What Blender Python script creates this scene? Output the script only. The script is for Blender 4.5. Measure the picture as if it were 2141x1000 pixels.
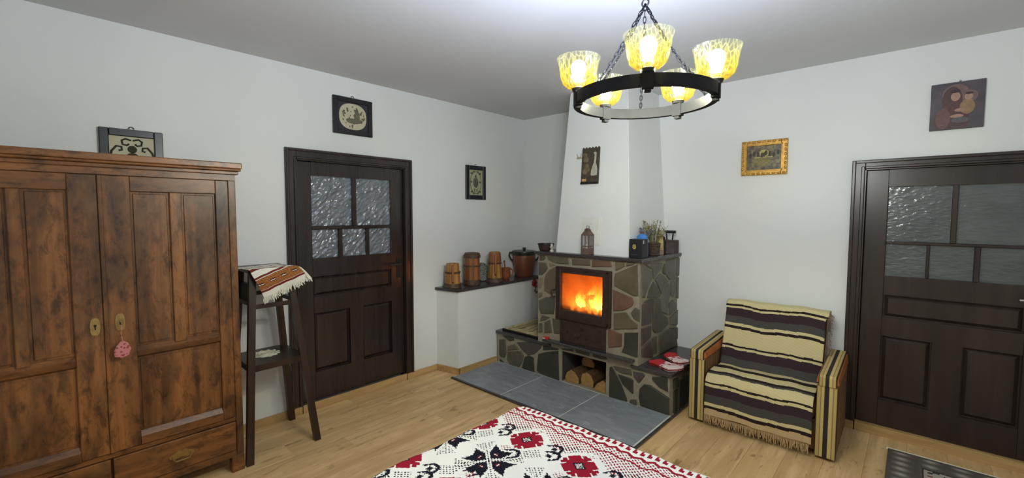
import bpy, bmesh, math, random
import numpy as np
from mathutils import Vector, Matrix
for _o in list(bpy.data.objects): bpy.data.objects.remove(_o)
SC = bpy.context.scene
COL = SC.collection
PI = math.pi
R = math.radians

# ------------------------------------------------------------------ camera
IW, IH = 2141.0, 1000.0
FOC, PITCH, YAW, ROLL = 919.17, 0.0587349, 0.7411596, 0.0020633
CAM = Vector((3.4334, -3.9557, 1.55))
_fw0 = Vector((-math.sin(YAW), math.cos(YAW), 0)); _r0 = Vector((math.cos(YAW), math.sin(YAW), 0))
FW = _fw0*math.cos(PITCH) - Vector((0, 0, math.sin(PITCH))); _u0 = _r0.cross(FW)
RT = _r0*math.cos(ROLL) + _u0*math.sin(ROLL); UP = RT.cross(FW)
cd = bpy.data.cameras.new('camera'); cam = bpy.data.objects.new('camera', cd); COL.objects.link(cam)
cd.sensor_fit = 'HORIZONTAL'; cd.sensor_width = 36.0; cd.lens = FOC/IW*36.0
cd.clip_start = 0.02; cd.clip_end = 50
cam.matrix_world = Matrix(((RT.x, UP.x, -FW.x, CAM.x), (RT.y, UP.y, -FW.y, CAM.y), (RT.z, UP.z, -FW.z, CAM.z), (0, 0, 0, 1)))
SC.camera = cam
def hit(x, y, ax, v):
    d = FW*FOC + RT*(x-IW/2) - UP*(y-IH/2)
    return CAM + d*((v-CAM[ax])/d[ax])
def proj(p):
    d = Vector(p)-CAM; z = d.dot(FW)
    return (IW/2+FOC*d.dot(RT)/z, IH/2-FOC*d.dot(UP)/z)

# ------------------------------------------------------------------ world, exposure
w = bpy.data.worlds.new('world'); SC.world = w; w.use_nodes = True
w.node_tree.nodes['Background'].inputs[0].default_value = (0.02, 0.025, 0.035, 1)
w.node_tree.nodes['Background'].inputs[1].default_value = 0.3
VS = SC.view_settings
VS.view_transform = 'Standard'; VS.look = 'None'; VS.gamma = 1.0; VS.use_curve_mapping = False
VS.exposure = 0.52
BULB_W = 520.0          # radiance of the five lamp bulbs
FIRE_W = 9.0

# ------------------------------------------------------------------ helpers
ORG = {}
def s2l(c):
    return tuple((x/12.92 if x <= 0.04045 else ((x+0.055)/1.055)**2.4) for x in c)
def rgb(r, g, b): return s2l((r/255.0, g/255.0, b/255.0)) + (1.0,)

def link(name, me, parent=None, origin=None):
    o = bpy.data.objects.new(name, me); COL.objects.link(o)
    if parent is not None:
        o.parent = parent; ORG[o] = ORG[parent]
    return o
def obj(name, bm, mat, parent=None, smooth=False, local=False, label=None, cat=None, group=None, kind=None):
    """one mesh object from a bmesh built in world coordinates"""
    bmesh.ops.recalc_face_normals(bm, faces=bm.faces)
    if parent is not None:
        if not local: bmesh.ops.translate(bm, verts=bm.verts, vec=-ORG[parent])
        org = None
    else:
        xs = [v.co for v in bm.verts]
        lo = Vector((min(c[i] for c in xs) for i in range(3))); hi = Vector((max(c[i] for c in xs) for i in range(3)))
        org = Vector(((lo.x+hi.x)/2, (lo.y+hi.y)/2, lo.z))
        bmesh.ops.translate(bm, verts=bm.verts, vec=-org)
    me = bpy.data.meshes.new(name); bm.to_mesh(me); bm.free()
    if smooth:
        me.polygons.foreach_set('use_smooth', [True]*len(me.polygons))
        try: me.set_sharp_from_angle(angle=R(40))
        except Exception: pass
    if mat: me.materials.append(mat)
    o = link(name, me, parent)
    if org is not None: o.location = org; ORG[o] = org
    if label: o['label'] = label
    if cat: o['category'] = cat
    if group: o['group'] = group
    if kind: o['kind'] = kind
    return o
def thing(name, label, cat, loc, group=None, rotz=0, kind=None):
    o = bpy.data.objects.new(name, None); COL.objects.link(o); o.empty_display_size = 0.05
    o.location = loc; o.rotation_euler = (0, 0, rotz); ORG[o] = Vector(loc)
    if label: o['label'] = label
    if cat: o['category'] = cat
    if group: o['group'] = group
    if kind: o['kind'] = kind
    return o
def struct(name, bm, mat, label=None, parent=None, smooth=False):
    return obj(name, bm, mat, parent, smooth, label=label, kind='structure' if parent is None else None)
def NB(): return bmesh.new()
def box(bm, x0, x1, y0, y1, z0, z1, bev=0.0, seg=2):
    if x0 > x1: x0, x1 = x1, x0
    if y0 > y1: y0, y1 = y1, y0
    if z0 > z1: z0, z1 = z1, z0
    v = [bm.verts.new(c) for c in ((x0,y0,z0),(x1,y0,z0),(x1,y1,z0),(x0,y1,z0),(x0,y0,z1),(x1,y0,z1),(x1,y1,z1),(x0,y1,z1))]
    fs = [bm.faces.new([v[i] for i in f]) for f in ((3,2,1,0),(4,5,6,7),(0,1,5,4),(1,2,6,5),(2,3,7,6),(3,0,4,7))]
    if bev > 0:
        es = list({e for f in fs for e in f.edges})
        bmesh.ops.bevel(bm, geom=es, offset=bev, segments=seg, profile=0.5, affect='EDGES')
    return bm
def B(*a, **k): return box(NB(), *a, **k)
def hexa(bm, p8):
    v = [bm.verts.new(c) for c in p8]
    for f in ((3,2,1,0),(4,5,6,7),(0,1,5,4),(1,2,6,5),(2,3,7,6),(3,0,4,7)): bm.faces.new([v[i] for i in f])
    return bm
def beam(bm, a, b, wx, wy, wx2=None, wy2=None, ux=(1,0,0), uy=(0,1,0)):
    """a leg from a to b with rectangular section along ux, uy"""
    a, b, ux, uy = Vector(a), Vector(b), Vector(ux), Vector(uy); wx2 = wx2 or wx; wy2 = wy2 or wy
    return hexa(bm, [a-ux*wx/2-uy*wy/2, a+ux*wx/2-uy*wy/2, a+ux*wx/2+uy*wy/2, a-ux*wx/2+uy*wy/2,
                     b-ux*wx2/2-uy*wy2/2, b+ux*wx2/2-uy*wy2/2, b+ux*wx2/2+uy*wy2/2, b-ux*wx2/2+uy*wy2/2])
def prism(bm, loop, d, bev=0.0):
    d = Vector(d); n = len(loop)
    a = [bm.verts.new(Vector(p)) for p in loop]; b = [bm.verts.new(Vector(p)+d) for p in loop]
    bm.faces.new(a[::-1]); top = bm.faces.new(b)
    for i in range(n): bm.faces.new([a[i], a[(i+1) % n], b[(i+1) % n], b[i]])
    if bev > 0: bmesh.ops.bevel(bm, geom=list(top.edges), offset=bev, segments=1, affect='EDGES')
    return bm
def lathe(bm, prof, c=(0,0,0), seg=24, M=None, cap=True, a0=0.0):
    c = Vector(c); rings = []
    for r, z in prof:
        ring = []
        for i in range(seg):
            a = a0+2*PI*i/seg; p = Vector((r*math.cos(a), r*math.sin(a), z))
            if M: p = M @ p
            ring.append(bm.verts.new(c+p))
        rings.append(ring)
    for k in range(len(rings)-1):
        for i in range(seg):
            j = (i+1) % seg
            bm.faces.new([rings[k][i], rings[k][j], rings[k+1][j], rings[k+1][i]])
    if cap:
        if prof[0][0] > 1e-5: bm.faces.new(rings[0][::-1])
        if prof[-1][0] > 1e-5: bm.faces.new(rings[-1])
    bmesh.ops.remove_doubles(bm, verts=[v for r_ in rings for v in r_], dist=1e-6)
    return bm
def tube(bm, pts, r, seg=8, closed=False, radii=None, squash=None):
    pts = [Vector(p) for p in pts]; n = len(pts); rings = []; prev = None
    for i, p in enumerate(pts):
        if closed: t = (pts[(i+1) % n]-pts[i-1]).normalized()
        else: t = (pts[min(i+1, n-1)]-pts[max(i-1, 0)]).normalized()
        if prev is None:
            up = Vector((0,0,1)) if abs(t.z) < 0.9 else Vector((1,0,0))
            u = t.cross(up).normalized()
        else:
            u = (prev - t*prev.dot(t)).normalized()
        v = t.cross(u); prev = u; rr = radii[i] if radii else r
        rings.append([bm.verts.new(p+(u*math.cos(2*PI*k/seg)+v*math.sin(2*PI*k/seg))*rr) for k in range(seg)])
    m = n if closed else n-1
    for i in range(m):
        a, b = rings[i], rings[(i+1) % n]
        for k in range(seg): bm.faces.new([a[k], a[(k+1) % seg], b[(k+1) % seg], b[k]])
    if not closed: bm.faces.new(rings[0][::-1]); bm.faces.new(rings[-1])
    return bm
def ball(bm, c, rx, ry=None, rz=None, seg=12, rings=8, M=None):
    ry = ry or rx; rz = rz or rx
    T = Matrix.Translation(Vector(c)) @ (M.to_4x4() if M else Matrix()) @ Matrix.Diagonal((rx, ry, rz, 1))
    bmesh.ops.create_uvsphere(bm, u_segments=seg, v_segments=rings, radius=1.0, matrix=T)
    return bm
def copy_tree(o, parent=None):
    c = o.copy(); COL.objects.link(c); c.parent = parent
    for ch in list(o.children): copy_tree(ch, c)
    return c

# ------------------------------------------------------------------ materials
MATS = {}
class NT:
    def __init__(s, name):
        s.m = bpy.data.materials.new(name); s.m.use_nodes = True; s.t = s.m.node_tree
        s.b = s.t.nodes['Principled BSDF']; s.out = s.t.nodes['Material Output']
    def n(s, typ, **kw):
        x = s.t.nodes.new(typ)
        for k, v in kw.items(): setattr(x, k, v)
        return x
    def l(s, a, b): s.t.links.new(a, b)
    def coord(s, kind='Object', scale=(1,1,1), rot=(0,0,0), loc=(0,0,0)):
        c = s.n('ShaderNodeTexCoord'); m = s.n('ShaderNodeMapping')
        m.inputs['Scale'].default_value = scale; m.inputs['Rotation'].default_value = rot; m.inputs['Location'].default_value = loc
        s.l(c.outputs[kind], m.inputs['Vector']); return m.outputs['Vector']
    def noise(s, vec, scale=5, detail=4, rough=0.55, dist=0.0):
        x = s.n('ShaderNodeTexNoise'); x.inputs['Scale'].default_value = scale; x.inputs['Detail'].default_value = detail
        x.inputs['Roughness'].default_value = rough; x.inputs['Distortion'].default_value = dist
        s.l(vec, x.inputs['Vector']); return x.outputs['Fac']
    def ramp(s, fac, stops, interp='LINEAR'):
        x = s.n('ShaderNodeValToRGB'); e = x.color_ramp.elements; x.color_ramp.interpolation = interp
        while len(e) < len(stops): e.new(0.5)
        for i, (p, c) in enumerate(stops): e[i].position = p; e[i].color = c
        s.l(fac, x.inputs['Fac']); return x.outputs['Color']
    def mix(s, fac, a, b, mode='MIX'):
        x = s.n('ShaderNodeMix', data_type='RGBA', blend_type=mode)
        for k, v in ((0, fac), (6, a), (7, b)):
            if hasattr(v, 'links'): s.l(v, x.inputs[k])
            else: x.inputs[k].default_value = v
        return x.outputs[2]
    def bump(s, h, strength=0.3, dist=0.005):
        x = s.n('ShaderNodeBump'); x.inputs['Strength'].default_value = strength; x.inputs['Distance'].default_value = dist
        s.l(h, x.inputs['Height']); s.l(x.outputs['Normal'], s.b.inputs['Normal'])
    def col(s, c):
        if hasattr(c, 'links'): s.l(c, s.b.inputs['Base Color'])
        else: s.b.inputs['Base Color'].default_value = c
    def set(s, **kw):
        for k, v in kw.items(): s.b.inputs[k.replace('_', ' ')].default_value = v
def plain(name, c, rough=0.5, spec=0.4, metal=0.0, var=0.12, scale=14, bump=0.0, bscale=60):
    if name in MATS: return MATS[name]
    t = NT(name); v = t.coord(); f = t.noise(v, scale, 4)
    lo = tuple(x*(1-var) for x in c[:3])+(1,); hi = tuple(min(1, x*(1+var)) for x in c[:3])+(1,)
    t.col(t.ramp(f, [(0.3, lo), (0.7, hi)])); t.set(Roughness=rough, Metallic=metal, Specular_IOR_Level=spec)
    if bump > 0: t.bump(t.noise(v, bscale, 4), bump, 0.004)
    MATS[name] = t.m; return t.m
def wood(name, dark, light, axis='Z', scale=1.0, rough=0.45, spec=0.4, stain=None, bump=0.15, rand=0.0, sharp=(0.3, 0.7), blotch=False, knots=False):
    if name in MATS: return MATS[name]
    t = NT(name); k = {'X': (1.4, 22, 22), 'Y': (22, 1.4, 22), 'Z': (22, 22, 1.4)}[axis]
    tc = t.n('ShaderNodeTexCoord'); vec = tc.outputs['Object']
    if rand:
        oi = t.n('ShaderNodeObjectInfo'); ad = t.n('ShaderNodeVectorMath', operation='ADD'); sc = t.n('ShaderNodeVectorMath', operation='SCALE')
        cb = t.n('ShaderNodeCombineXYZ')
        for i in range(3): t.l(oi.outputs['Random'], cb.inputs[i])
        t.l(cb.outputs[0], sc.inputs[0]); sc.inputs['Scale'].default_value = 37.0
        t.l(vec, ad.inputs[0]); t.l(sc.outputs[0], ad.inputs[1]); vec = ad.outputs[0]
    m = t.n('ShaderNodeMapping'); m.inputs['Scale'].default_value = tuple(x*scale for x in k); t.l(vec, m.inputs['Vector'])
    g = t.noise(m.outputs['Vector'], 1.0, 6, 0.6, 0.6)
    c = t.ramp(g, [(sharp[0], dark), (sharp[1], light)])
    if stain:
        m2 = t.n('ShaderNodeMapping'); m2.inputs['Scale'].default_value = tuple(3.2 if x > 5 else 1.3 for x in k); t.l(vec, m2.inputs['Vector'])
        f = t.noise(m2.outputs['Vector'], 1.6, 5, 0.65)
        x = t.n('ShaderNodeMapRange'); x.inputs[1].default_value = 0.42; x.inputs[2].default_value = 0.66; t.l(f, x.inputs[0])
        c = t.mix(x.outputs[0], c, stain)
        if blotch:
            m3 = t.n('ShaderNodeMapping'); m3.inputs['Scale'].default_value = tuple(14 if x_ > 5 else 6 for x_ in k); t.l(vec, m3.inputs['Vector'])
            f3 = t.noise(m3.outputs['Vector'], 1.5, 6, 0.75, 0.4); x3 = t.n('ShaderNodeMapRange'); x3.inputs[1].default_value = .48; x3.inputs[2].default_value = .64; x3.inputs[4].default_value = .75; t.l(f3, x3.inputs[0])
            c = t.mix(x3.outputs[0], c, stain)
            f4 = t.noise(m3.outputs['Vector'], .7, 3, 0.6); x4 = t.n('ShaderNodeMapRange'); x4.inputs[1].default_value = .5; x4.inputs[2].default_value = .7; x4.inputs[4].default_value = .45; t.l(f4, x4.inputs[0])
            c = t.mix(x4.outputs[0], c, rgb(138, 98, 60))
    if knots:
        mk = t.n('ShaderNodeMapping'); mk.inputs['Scale'].default_value = tuple(26 if x_ > 5 else 7 for x_ in k); t.l(vec, mk.inputs['Vector'])
        fk = t.noise(mk.outputs['Vector'], .55, 4, .55, 1.5); xk = t.n('ShaderNodeMapRange'); xk.inputs[1].default_value = .60; xk.inputs[2].default_value = .74; xk.inputs[4].default_value = .7; t.l(fk, xk.inputs[0])
        c = t.mix(xk.outputs[0], c, rgb(112, 78, 44))
    if rand:
        hs = t.n('ShaderNodeHueSaturation'); mr = t.n('ShaderNodeMapRange'); mr.inputs[3].default_value = 1-rand; mr.inputs[4].default_value = 1+rand
        t.l(oi.outputs['Random'], mr.inputs[0]); t.l(mr.outputs[0], hs.inputs['Value']); t.l(c, hs.inputs['Color']); c = hs.outputs['Color']
    t.col(c); t.set(Roughness=rough, Specular_IOR_Level=spec)
    if bump: t.bump(g, bump, 0.002)
    MATS[name] = t.m; return t.m
def attr_mat(name, rough=0.9, bump=0.5, bscale=350, spec=0.15):
    t = NT(name); a = t.n('ShaderNodeVertexColor'); a.layer_name = 'Col'
    t.col(a.outputs['Color']); t.set(Roughness=rough, Specular_IOR_Level=spec)
    t.bump(t.noise(t.coord(), bscale, 3), bump, 0.002)
    MATS[name] = t.m; return t.m

# plaster
def plaster(name, c, amt=0.05):
    t = NT(name); v = t.coord(); f = t.noise(v, 1.3, 4, 0.5); g = t.noise(v, 45, 5, 0.6)
    t.col(t.ramp(f, [(0.25, tuple(x*(1-amt) for x in c[:3])+(1,)), (0.75, tuple(min(1, x*(1+amt)) for x in c[:3])+(1,))]))
    t.set(Roughness=0.85, Specular_IOR_Level=0.2); t.bump(g, 0.12, 0.004); return t.m
M_wall = plaster('wall_plaster', (0.77, 0.785, 0.78, 1), 0.03)
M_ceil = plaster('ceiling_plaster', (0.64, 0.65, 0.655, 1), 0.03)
M_oak = wood('oak_plank', rgb(178, 142, 94), rgb(232, 198, 148), 'Y', 0.8, 0.42, 0.35, rand=0.09, bump=0.05, knots=True, sharp=(0.25, 0.62), stain=rgb(202, 166, 116))
M_base = wood('oak_trim', rgb(160, 128, 82), rgb(202, 168, 116), 'Y', 0.8, 0.5, 0.3, bump=0.05)
M_brown = wood('dark_door_paint', rgb(36, 27, 26), rgb(54, 42, 40), 'Z', 0.6, 0.2, 0.6, bump=0.5)
M_brownR = wood('dark_brown_door_paint', rgb(38, 29, 26), rgb(58, 45, 40), 'Z', 0.6, 0.3, 0.45, bump=0.08)
M_ward = wood('wardrobe_wood', rgb(78, 48, 26), rgb(162, 106, 58), 'Z', 0.55, 0.36, 0.45, stain=rgb(42, 26, 17), bump=0.15, sharp=(0.28, 0.72), blotch=True)
M_wardh = wood('wardrobe_wood_rail', rgb(78, 48, 26), rgb(158, 102, 55), 'Y', 0.55, 0.36, 0.45, stain=rgb(48, 29, 19), bump=0.15, sharp=(0.28, 0.72), blotch=True)
M_walnut = wood('stand_wood', rgb(38, 25, 20), rgb(66, 46, 36), 'Z', 0.8, 0.35, 0.4, bump=0.1)
M_iron = plain('cast_iron', rgb(66, 52, 48), 0.5, 0.4, 0.3, 0.2, 25, 0.15)  # reddish base colour stands in for the hot stove frame's glow
M_black = plain('black_metal', rgb(40, 40, 42), 0.45, 0.4, 0.3, 0.15)
M_brass = plain('old_brass', rgb(168, 140, 88), 0.35, 0.5, 0.8, 0.2, 40)
M_chrome = plain('nickel', rgb(190, 185, 178), 0.25, 0.5, 0.9, 0.08)
M_white = plain('white_paint', rgb(225, 225, 218), 0.5, 0.3, 0, 0.03)

# ================================================================== ROOM SHELL
RX, RY, CZ = 4.75, -4.85, 2.64
TH = 0.12
# left door opening y -2.605..-1.655 z..1.95 ; right door opening x 3.166..4.07 z..1.86
b = NB(); box(b, -TH, 0, RY-TH, -2.605, 0, CZ); box(b, -TH, 0, -1.655, TH, 0, CZ); box(b, -TH, 0, -2.605, -1.655, 1.95, CZ); box(b, -TH, -0.09, -2.605, -1.655, 0, 1.95)
struct('wall_left', b, M_wall, 'white plastered wall with the glazed brown door beside the wardrobe')
b = NB(); box(b, 0, 3.166, 0, TH, 0, CZ); box(b, 4.07, RX, 0, TH, 0, CZ); box(b, 3.166, 4.07, 0, TH, 1.86, CZ); box(b, 3.166, 4.07, 0.09, TH, 0, 1.86)
struct('wall_back', b, M_wall, 'white plastered wall behind the fireplace and armchair')
struct('wall_right', B(RX, RX+TH, RY-TH, TH, 0, CZ), M_wall, 'plain white plastered wall past the right door')
struct('wall_front', B(0, RX, RY-TH, RY, 0, CZ), M_wall, 'plain white plastered wall beyond the bed')
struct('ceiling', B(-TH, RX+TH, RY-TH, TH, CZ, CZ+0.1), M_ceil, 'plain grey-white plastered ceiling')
fl = struct('floor', B(-TH, RX+TH, RY-TH, TH, -0.08, -0.012), plain('floor_underlay', rgb(60, 45, 28), 0.9), 'oak laminate floor laid in planks')
rnd = random.Random(5)
PWD, PL = 0.192, 1.28
meP = {}
def plank_mesh(x0, x1, y0, y1):
    key = (round(x1-x0, 4), round(y1-y0, 4))
    if key not in meP:
        bb = B(0.0004, key[0]-0.0004, 0.0004, key[1]-0.0004, -0.012, 0.0, 0.0008, 1)
        me = bpy.data.meshes.new('floor_plank'); bb.to_mesh(me); bb.free(); me.materials.append(M_oak); meP[key] = me
    return meP[key]
x = 0.0
while x < RX-0.01:
    x1 = min(x+PWD, RX); y = 0.0-rnd.choice((0.32, 0.64, 0.96, 1.28)); ya = 0.0
    while ya > RY+0.01:
        yb = max(y, RY)
        o = link('floor_plank', plank_mesh(x, x1, yb, ya), fl); o.location = Vector((x, yb, 0))-ORG[fl]
        ya = yb; y -= PL
    x = x1
# baseboards (also run across the foot of both doors)
def base(name, x0, x1, y0, y1, label): return struct(name, B(x0, x1, y0, y1, 0, 0.06, 0.004, 2), M_base, label)
base('baseboard_left', 0, 0.016, -3.9, -1.305, 'oak skirting strip along the wall of the glazed door')
bb_ = B(2.16, RX, -0.018, 0, 0, 0.06, 0.003, 2); box(bb_, 3.17, 4.066, 0, 0.03, 0, 0.06)
struct('baseboard_back', bb_, wood('oak_trim_x', rgb(160, 128, 82), rgb(202, 168, 116), 'X', 0.8, 0.5, 0.3, bump=0.05), 'oak skirting strip running behind the armchair and across the right door')

# half-height ledge beside the fireplace
b = NB()
hexa(b, [(0,-1.30,0),(0.262,-1.245,0),(0.262,0,0),(0,0,0),(0,-1.30,0.80),(0.262,-1.245,0.80),(0.262,0,0.80),(0,0,0.80)])
ledge = struct('wall_ledge', b, M_wall, 'low white plastered ledge wall carrying the wooden vessels')
M_slab = plain('dark_granite', rgb(66, 62, 64), 0.22, 0.5, 0, 0.35, 90)
b = NB(); hexa(b, [(0,-1.32,0.80),(0.278,-1.262,0.80),(0.278,0,0.80),(0,0,0.80),(0,-1.32,0.825),(0.278,-1.262,0.825),(0.278,0,0.825),(0,0,0.825)])
struct('ledge_slab', b, M_slab, None, ledge)
b = NB(); hexa(b, [(0,-1.316,0),(0.277,-1.258,0),(0.277,-1.243,0),(0,-1.301,0),(0,-1.316,0.06),(0.277,-1.258,0.06),(0.277,-1.243,0.06),(0,-1.301,0.06)])
box(b, 0.262, 0.277, -1.25, -0.74, 0, 0.06); struct('baseboard_ledge', b, M_base, 'oak skirting strip around the white ledge wall')

# ------------------------------------------------------------------ doors
def glass_mat(name, c, streak, rot):
    t = NT(name); v = t.coord('Object', (1,1,1), rot)
    m = t.n('ShaderNodeMapping'); m.inputs['Scale'].default_value = streak; t.l(v, m.inputs['Vector'])
    f = t.noise(m.outputs['Vector'], 1.0, 2, 0.5, 0.4); g = t.noise(v, 6, 3)
    t.col(t.ramp(g, [(0.3, tuple(x*0.8 for x in c[:3])+(1,)), (0.7, tuple(x*1.2 for x in c[:3])+(1,))]))
    t.set(Roughness=0.17, Specular_IOR_Level=1.0); t.bump(f, 0.3, 0.01); return t.m
M_pane1 = glass_mat('patterned_glass', rgb(112, 121, 130), (60, 60, 22), (R(38), 0, 0))
M_pane2 = glass_mat('patterned_glass_dim', rgb(78, 84, 86), (24, 60, 60), (0, 0, 0))
def relief_pane(D, P0, u0, u1, v0, v1, mat, relief):
    """patterned glass pane: real relief of slanting drops"""
    amp, seed = relief; st = .0055; nu, nv = max(3, int((u1-u0)/st)), max(3, int((v1-v0)/st))
    U, V = np.meshgrid(np.linspace(u0, u1, nu), np.linspace(v0, v1, nv), indexing='ij'); h = np.zeros(U.shape); rg = np.random.RandomState(seed+int(abs(u0)*1000) % 97)
    ang = R(42)
    for _ in range(int((u1-u0)*(v1-v0)*(2600 if amp > .002 else 5200))):
        cu, cv = rg.uniform(u0, u1), rg.uniform(v0, v1); a = ang+rg.normal(0, .4); L = rg.uniform(.012, .034); W = rg.uniform(.005, .0085)
        if amp < .002: L, W, a = W*1.6, W, 0
        i0, i1 = np.searchsorted(U[:, 0], [cu-.07, cu+.07]); j0, j1 = np.searchsorted(V[0], [cv-.07, cv+.07])
        x, y = U[i0:i1, j0:j1]-cu, V[i0:i1, j0:j1]-cv; p, q = x*math.cos(a)+y*math.sin(a), -x*math.sin(a)+y*math.cos(a)
        h[i0:i1, j0:j1] += amp*rg.uniform(.5, 1)*np.exp(-(p/L)**2-(q/W)**2)
    b = NB(); vs = [[b.verts.new(P0(U[i, j], V[i, j], -.044+min(h[i, j], .012))) for j in range(nv)] for i in range(nu)]
    for i in range(nu-1):
        for j in range(nv-1): b.faces.new([vs[i][j], vs[i+1][j], vs[i+1][j+1], vs[i][j+1]])
    bk = [b.verts.new(P0(u, v, -.047)) for u, v in ((u0, v0), (u1, v0), (u1, v1), (u0, v1))]; b.faces.new(bk[::-1])
    b.faces.new([vs[i][0] for i in range(nu-1, -1, -1)]+[bk[0], bk[1]]); b.faces.new([vs[i][-1] for i in range(nu)]+[bk[2], bk[3]])
    b.faces.new([vs[0][j] for j in range(nv)]+[bk[3], bk[0]]); b.faces.new([vs[-1][j] for j in range(nv-1, -1, -1)]+[bk[1], bk[2]])
    return obj('pane', b, mat, D, True)
def make_door(name, label, wall, U, Vt, inner, vin, pu, pv, hp, lp, handle_u, mat, pane, flip=False, vbot=0.062):
    """wall 'L' : (d,u,v) on x=0 ; 'B' : (u,-d,v) on y=0"""
    def bx(b, u0, u1, v0, v1, d0, d1, bev=0.0):
        if wall == 'L': return box(b, d0, d1, u0, u1, v0, v1, bev, 1)
        return box(b, u0, u1, -d1, -d0, v0, v1, bev, 1)
    def Bx(*a): return bx(NB(), *a)
    P0 = (lambda u, v, d: (d, u, v)) if wall == 'L' else (lambda u, v, d: (u, -d, v)); relief = (.0062, 7) if wall == 'L' else (.0004, 11)
    c = (U[0]+U[1])/2
    D = thing(name, label, None, (0, c, 0) if wall == 'L' else (c, 0, 0), kind='structure')
    # casing: stepped moulding
    for nm, (a, e) in (('casing_side', (U[0], inner[0])), ('casing_side', (U[1], inner[1]))):
        s = 1 if e > a else -1
        b = NB(); bx(b, a, e, 0.061, Vt, 0, 0.020, 0.003); bx(b, a+s*0.002, a+s*0.022, 0.061, Vt-0.002, 0.018, 0.034, 0.004); bx(b, e-s*0.022, e-s*0.002, 0.061, vin+0.02, 0.018, 0.028, 0.004)
        obj(nm, b, mat, D)
    b = NB(); bx(b, inner[0], inner[1], vin, Vt, 0, 0.020, 0.003); bx(b, U[0]+0.02, U[1]-0.02, Vt-0.022, Vt-0.002, 0.018, 0.034, 0.004); bx(b, inner[0], inner[1], vin+0.002, vin+0.02, 0.018, 0.028, 0.004)
    obj('casing_head', b, mat, D)
    for a, e in ((inner[0], inner[0]+.006), (inner[1]-.006, inner[1])): obj('jamb', Bx(a, e, 0.0, vin, -.088, .018), mat, D)
    obj('jamb_head', Bx(inner[0], inner[1], vin-.006, vin, -.088, .018), mat, D)
    d0, d1 = -0.055, -0.022
    i0, i1 = inner[0]+0.008, inner[1]-0.008
    L, Rr = pu[0][0], pu[0][-1]
    obj('stile', Bx(i0, L, vbot, vin-0.008, d0, d1, 0.003), mat, D); obj('stile', Bx(Rr, i1, vbot, vin-0.008, d0, d1, 0.003), mat, D)
    obj('rail', Bx(L, Rr, pv[0], vin-0.008, d0, d1), mat, D)                 # top rail
    obj('muntin', Bx(L, Rr, pv[2], pv[1], d0+0.006, d1+0.002, 0.003), mat, D)
    a, e = pu[0][1], pu[0][2]; obj('muntin', Bx(a, e, pv[1], pv[0], d0+0.006, d1+0.002, 0.003), mat, D)
    for a, e in ((pu[1][1], pu[1][2]), (pu[1][3], pu[1][4])): obj('muntin', Bx(a, e, pv[3], pv[2], d0+0.006, d1+0.002, 0.003), mat, D)
    for (a, e, v0, v1) in ((pu[0][0], pu[0][1], pv[1], pv[0]), (pu[0][2], pu[0][3], pv[1], pv[0]), (pu[1][0], pu[1][1], pv[3], pv[2]), (pu[1][2], pu[1][3], pv[3], pv[2]), (pu[1][4], pu[1][5], pv[3], pv[2])):
        relief_pane(D, P0, a-.004, e+.004, v0-.004, v1+.004, pane, relief)
    obj('rail', Bx(L, Rr, hp[1], pv[3], d0, d1), mat, D)
    obj('rail', Bx(L, Rr, lp[4], hp[0], d0, d1), mat, D)
    obj('rail', Bx(L, Rr, vbot, lp[5], d0, d1), mat, D)
    obj('stile', Bx(lp[1], lp[2], lp[5], lp[4], d0, d1), mat, D)
    for (a, e, v0, v1) in ((L, Rr, hp[0], hp[1]), (L, lp[1], lp[5], lp[4]), (lp[2], Rr, lp[5], lp[4])):
        b = NB(); bx(b, a-0.002, e+0.002, v0-0.002, v1+0.002, -0.06, -0.047)
        # raised field
        q = 0.028
        if wall == 'L': P = lambda u, v, d: (d, u, v)
        else: P = lambda u, v, d: (u, -d, v)
        hexa(b, [P(a+0.008, v0+0.008, -0.047), P(e-0.008, v0+0.008, -0.047), P(e-0.008, v1-0.008, -0.047), P(a+0.008, v1-0.008, -0.047),
                 P(a+q, v0+q, -0.033), P(e-q, v0+q, -0.033), P(e-q, v1-q, -0.033), P(a+q, v1-q, -0.033)])
        obj('door_panel', b, mat, D)
    # lock plate and lever
    hv = 1.09 if wall == 'L' else 1.045
    pl = obj('lock_plate', Bx(handle_u-0.02, handle_u+0.02, hv-0.13, hv+0.06, d1, d1+0.006, 0.002), M_black if wall == 'L' else M_iron, D)
    b = NB()
    P = (lambda u, v, d: (d, u, v)) if wall == 'L' else (lambda u, v, d: (u, -d, v))
    s = -1
    tube(b, [P(handle_u, hv, d1), P(handle_u, hv, d1+0.05), P(handle_u+s*0.02, hv+0.002, d1+0.055), P(handle_u+s*0.11, hv-0.004, d1+0.055)], 0.009, 8)
    obj('lever_handle', b, M_iron if wall == 'L' else M_chrome, pl, True)
    return D
make_door('door_1', 'glossy dark brown door with frosted panes beside the plant stand', 'L', (-2.685, -1.587), 2.032, (-2.606, -1.655), 1.95,
          [(-2.483, -2.149, -2.111, -1.785), (-2.483, -2.271, -2.237, -2.028, -1.997, -1.785)], (1.84, 1.446, 1.418, 1.192), (0.89, 1.05), (0, -2.185, -2.067, 0, 0.757, 0.285), -1.715, M_brown, M_pane1)
make_door('door_2', 'dark brown door with dim frosted panes beside the armchair', 'B', (3.092, 4.15), 1.924, (3.166, 4.07), 1.86,
          [(3.293, 3.605, 3.633, 3.945), (3.293, 3.499, 3.515, 3.718, 3.745, 3.945)], (1.737, 1.362, 1.343, 1.123), (0.833, 0.992), (0, 3.55, 3.69, 0, 0.702, 0.246), 4.02, M_brownR, M_pane2)

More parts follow.
